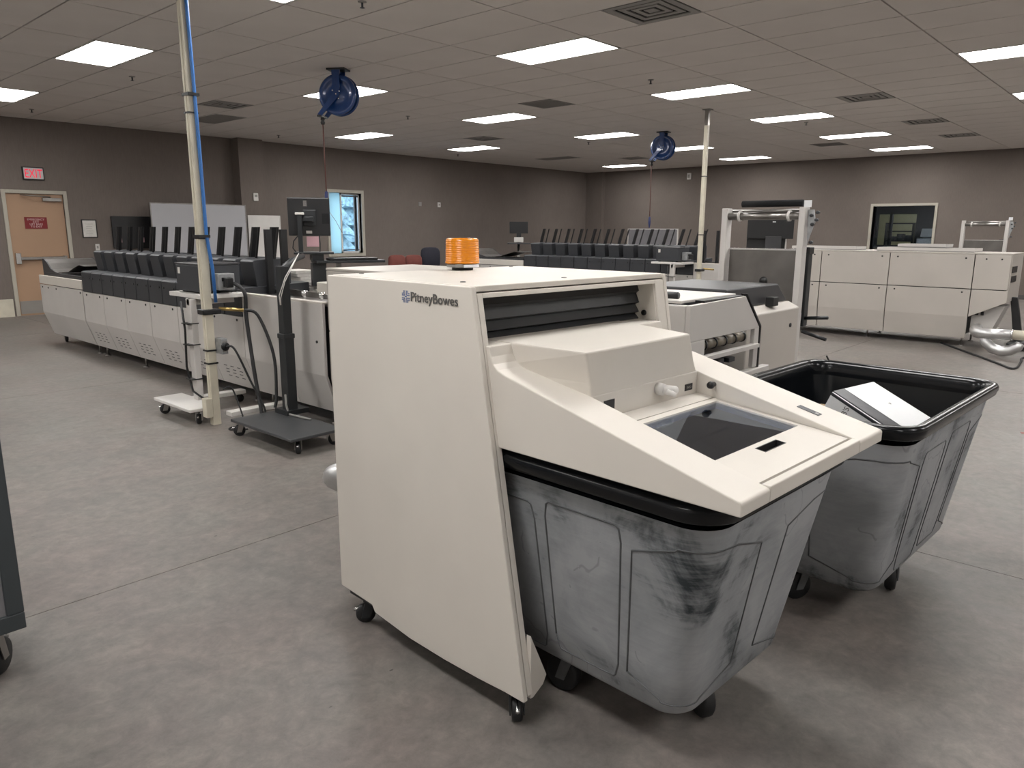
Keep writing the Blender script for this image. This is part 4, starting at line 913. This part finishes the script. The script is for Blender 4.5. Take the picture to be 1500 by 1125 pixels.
# ------------------------------------------------------------------ bulk bins on castors
def rr_(hx, hy, r, z, n=8):
    out = []
    for cx, cy, a0 in ((hx-r, hy-r, 0), (-hx+r, hy-r, PI/2), (-hx+r, -hy+r, PI), (hx-r, -hy+r, 1.5*PI)):
        for k in range(n+1): a = a0+PI/2*k/n; out.append(Vector((cx+r*math.cos(a), cy+r*math.sin(a), z)))
    return out
def bulk_bin(label, lx, ly, rot):
    w_ = Matrix.Rotation(CR, 4, 'Z') @ Vector((lx, ly, 0))
    t = thing('bulk_bin', label, 'bin', (CX+w_.x, CY+w_.y, 0), CR+rot, 'scuffed rolling bulk bins')
    def S(z, i=0):
        f = (z-.14)/.63; return .455+f*.115-i, .30+f*.098-i, .075+f*.02
    Z = [(.135, .07), (.138, .045), (.15, .018), (.175, 0), (.3, 0), (.45, 0), (.6, 0), (.72, 0), (.775, 0)]
    b = B(); b.loft([rr_(*S(z, i), z) for z, i in Z], cap1=False); body = b.build('body', 'bin', t)
    b = B(); b.loft([rr_(*S(z, .012+i), z+.004) for z, i in Z], cap1=False); b.build('inner_wall', 'binrim', t)
    hx, hy, r = S(.775); rg = []
    for dx_, z in ((-.014, .778), (.008, .80), (.026, .80), (.031, .804), (.034, .816), (.038, .824), (.038, .838), (.032, .848), (.014, .851), (.0, .844), (-.012, .828), (-.013, .79)):
        rg.append(rr_(hx+dx_, hy+dx_, r+dx_*.8, z))
    rg.append(rg[0]); b = B(); b.loft(rg, cap0=False, cap1=False); b.build('rim', 'binrim', t)
    # raised beads round the wall panels; q = position along the outline
    N = 36
    def at(q, z):
        L = rr_(*S(z), z); n = len(L); q = q % n; i = int(q); f = q-i; p = L[i].lerp(L[(i+1) % n], f); return p
    def bead(q0, q1, z0, z1, r0=.03):
        pts = []; st = 14
        for k in range(st+1): pts.append((q0+(q1-q0)*k/st, z1))
        pts = [(q0, z0+(z1-z0)*k/10) for k in range(1, 10)]+[(q0+(q1-q0)*.03, z1-.008)]+pts[1:-1]+[(q1-(q1-q0)*.03, z1-.008)]+[(q1, z1-(z1-z0)*k/10) for k in range(1, 10)]+[(q1-(q1-q0)*.04, z0+.008)]+pts[1:-1][::-1][:0]
        pts += [(q1-(q1-q0)*k/st, z0) for k in range(1, st)]+[(q0+(q1-q0)*.04, z0+.008)]; pts.append(pts[0])
        B().tube([at(q, z) for q, z in pts], .003, 5).build('panel_bead', 'beadshade', t)
    for c, a_, b_ in ((4, .36, .14), (13, .14, .36), (22, .36, .14), (31, .14, .36)): bead(c-4-a_, c+4+b_, .20, .71)
    for c, sp in ((8, 1), (26, 1)):
        bead(c+.18, c+.47, .19, .70); bead(c+.52, c+.82, .21, .72)
    for (x_, y_, a_) in ((.36, 0, 0), (-.36, 0, 2.6), (0, .24, .15), (-.03, -.27, .2)): caster(t, x_*.93, y_*.9, .142, .06, a_, False, .04, 'forkgrey')
    box('caster_deck', 'blacksteel', t, -.36, .36, -.03, .03, .128, .14); box('caster_deck', 'blacksteel', t, -.03, .03, -.24, .24, .128, .14)
    return t
bulk_bin('scuffed black rolling bin tucked under the beige hood', .48, .03, PI/2)
bin2 = bulk_bin('open scuffed black rolling bin holding a white binder', 1.78, -.23, 0)
def L2W(x, y, z): v = Matrix.Rotation(CR, 4, 'Z') @ Vector((x, y, z)); return Vector((CX+v.x, CY+v.y, z))
# carton inside the second bin and the binder leaning on it
ct = thing('carton', 'plain brown carton inside the open bin under the white binder', 'box', L2W(1.68, -.20, .176), CR)
box('walls', 'card', ct, -.26, .26, -.16, .16, 0, .54, .004); box('tape', 'paper', ct, -.26, .26, -.025, .025, .5402, .541)
f1 = L2W(1.39, -.30, .90); f2 = L2W(1.70, -.345, .90); nn = L2W(1.31, -.555, .785)
ex = (f2-f1).normalized(); ey = (f1-nn); ey = (ey-ex*ey.dot(ex)).normalized(); ez = ex.cross(ey)
bd = thing('ring_binder', "white ring binder with a grey spine reading SB'S inside the open bin", 'binder')
mm = Matrix((ex, ey, ez)).transposed().to_4x4(); mm.translation = f1; bd.matrix_world = mm
W_, D_, TH = .30, .31, .115
cv = box('top_cover', 'coverband', bd, 0, W_, -D_, 0, -.006, 0, .002)
box('cover_insert', 'white', cv, .075, W_-.003, -D_+.004, -.003, 0, .0012, .001)
text('cover_text', 'B.', 'grille', cv, .02, (.19, -.13, .0013), (0, -1, 0), (1, 0, 0), .0004)
box('bottom_cover', 'coverband', bd, 0, W_, -D_, 0, -TH, -TH+.006, .002)
sp_ = box('spine', 'spine', bd, -.004, .004, -D_, 0, -TH, -.004, .002)
box('spine_hinge', 'coverband', sp_, -.006, .008, -D_, 0, -.018, -.006, .002)
text('spine_text', "SB'S", 'logogrey', sp_, .030, (-.0045, -.09, -.072), (0, 0, 1), (0, 1, 0), .0006)
box('page_block', 'paper', bd, .03, W_-.015, -D_+.01, -.01, -TH+.01, -.01)

# ------------------------------------------------------------------ slate cart cut off by the left edge
t = thing('slate_cart', 'dark slate metal cart cut off by the left edge of the photo', 'cart', (.588, 2.69, 0))
for sx in (-.05, -.95):
    for sy in (0, .5): box('post', 'cartgrey', t, sx, sx+.05, sy, sy+.04, .263, 1.25, .003)
box('lower_rail', 'cartgrey', t, -.95, 0, 0, .03, .205, .262, .003); box('lower_rail', 'cartgrey', t, -.95, 0, .51, .54, .205, .262, .003)
box('front_panel', 'cartinner', t, -.90, -.05, .012, .024, .262, 1.2); box('side_panel', 'cartgrey', t, -.016, -.004, .04, .5, .24, 1.2); box('side_panel', 'cartgrey', t, -.946, -.934, .04, .5, .24, 1.2)
box('deck', 'cartgrey', t, -.94, -.01, .03, .51, .215, .235); box('top', 'cartgrey', t, -.97, .02, -.02, .56, 1.25, 1.28, .004)
for sx, sy, r_ in ((-.085, .13, .9), (-.89, .07, -1.3), (-.08, .44, 1.2), (-.89, .44, 1.2)): caster(t, sx, sy, .207, .065, r_, True, .045)

# ------------------------------------------------------------------ ducts and cords on the floor
pipe_thing('duct', 'silver duct elbow peeking out behind the big stacker', 'duct', [(1.86, 2.36, .47), (1.84, 2.42, .47), (1.79, 2.54, .47), (1.76, 2.60, .46), (1.80, 2.66, .42), (2.0, 2.7, .3), (2.4, 2.7, .07), (2.9, 2.7, .0525)], .052, 'alu', 16)
dt = thing('duct', 'silver and cream duct with a curved elbow at the right edge', 'duct', (10.5, 1.8, .275))
B().tube([(.75, .18, -.02), (.4, .14, 0), (.1, .06, .0), (0, -.02, .005), (0, -.1, .01), (0, -.32, .018)], .062, 16).build('silver_pipe', 'alu', dt)
B().cyl((0, -.31, .018), (0, -.33, .019), .067, 16).build('clamp_ring', 'chrome', dt)
B().tube([(0, -.33, .019), (0, -.8, .02), (0, -2.4, .03)], .058, 16).build('cream_pipe', 'cream', dt)
B().tube([(.02, -.02, -.03), (.02, -.06, -.10), (.02, -.13, -.165), (.02, -.22, -.19), (.02, -.32, -.17), (.02, -.39, -.12), (.02, -.41, -.08)], [.045, .058, .062, .062, .062, .058, .05], 16).build('elbow', 'alu', dt)
B().box(-.035, -.03, -.22, -.19, -.19, -.175).build('elbow_label', 'black', dt)
for y_ in (-.7, -2.2): B().box(-.02, .02, y_-.02, y_+.02, -.275, -.02).build('stand_leg', 'steel', dt)
pipe_thing('extension_cord', 'long dark cord running across the floor past the silver duct', 'cord', [(11.35, 2.4, .012), (10.9, 2.1, .012), (10.46, 1.81, .012), (9.95, 1.48, .012), (9.72, 1.34, .012), (9.85, 1.3, .012), (10.3, 1.33, .012), (10.7, 1.35, .012), (11.0, 1.1, .012)], .012, 'rubber', 6)
pipe_thing('extension_cord', 'thin cord hanging from the roll frame to the floor', 'cord', [(5.42, 1.86, .62), (5.45, 1.82, .5), (5.42, 1.82, .3), (5.40, 1.80, .1), (5.5, 1.78, .008), (5.9, 1.75, .008)], .006, 'rubber', 6)

o = box('floor_tape', 'redtape', None, -.12, .12, -.025, .025, 0, .0015); o.location = (6.68, .68, .0005); o.rotation_euler = (0, 0, 1.9); tag(o, 'scrap of red tape on the floor at the right edge', 'tape')
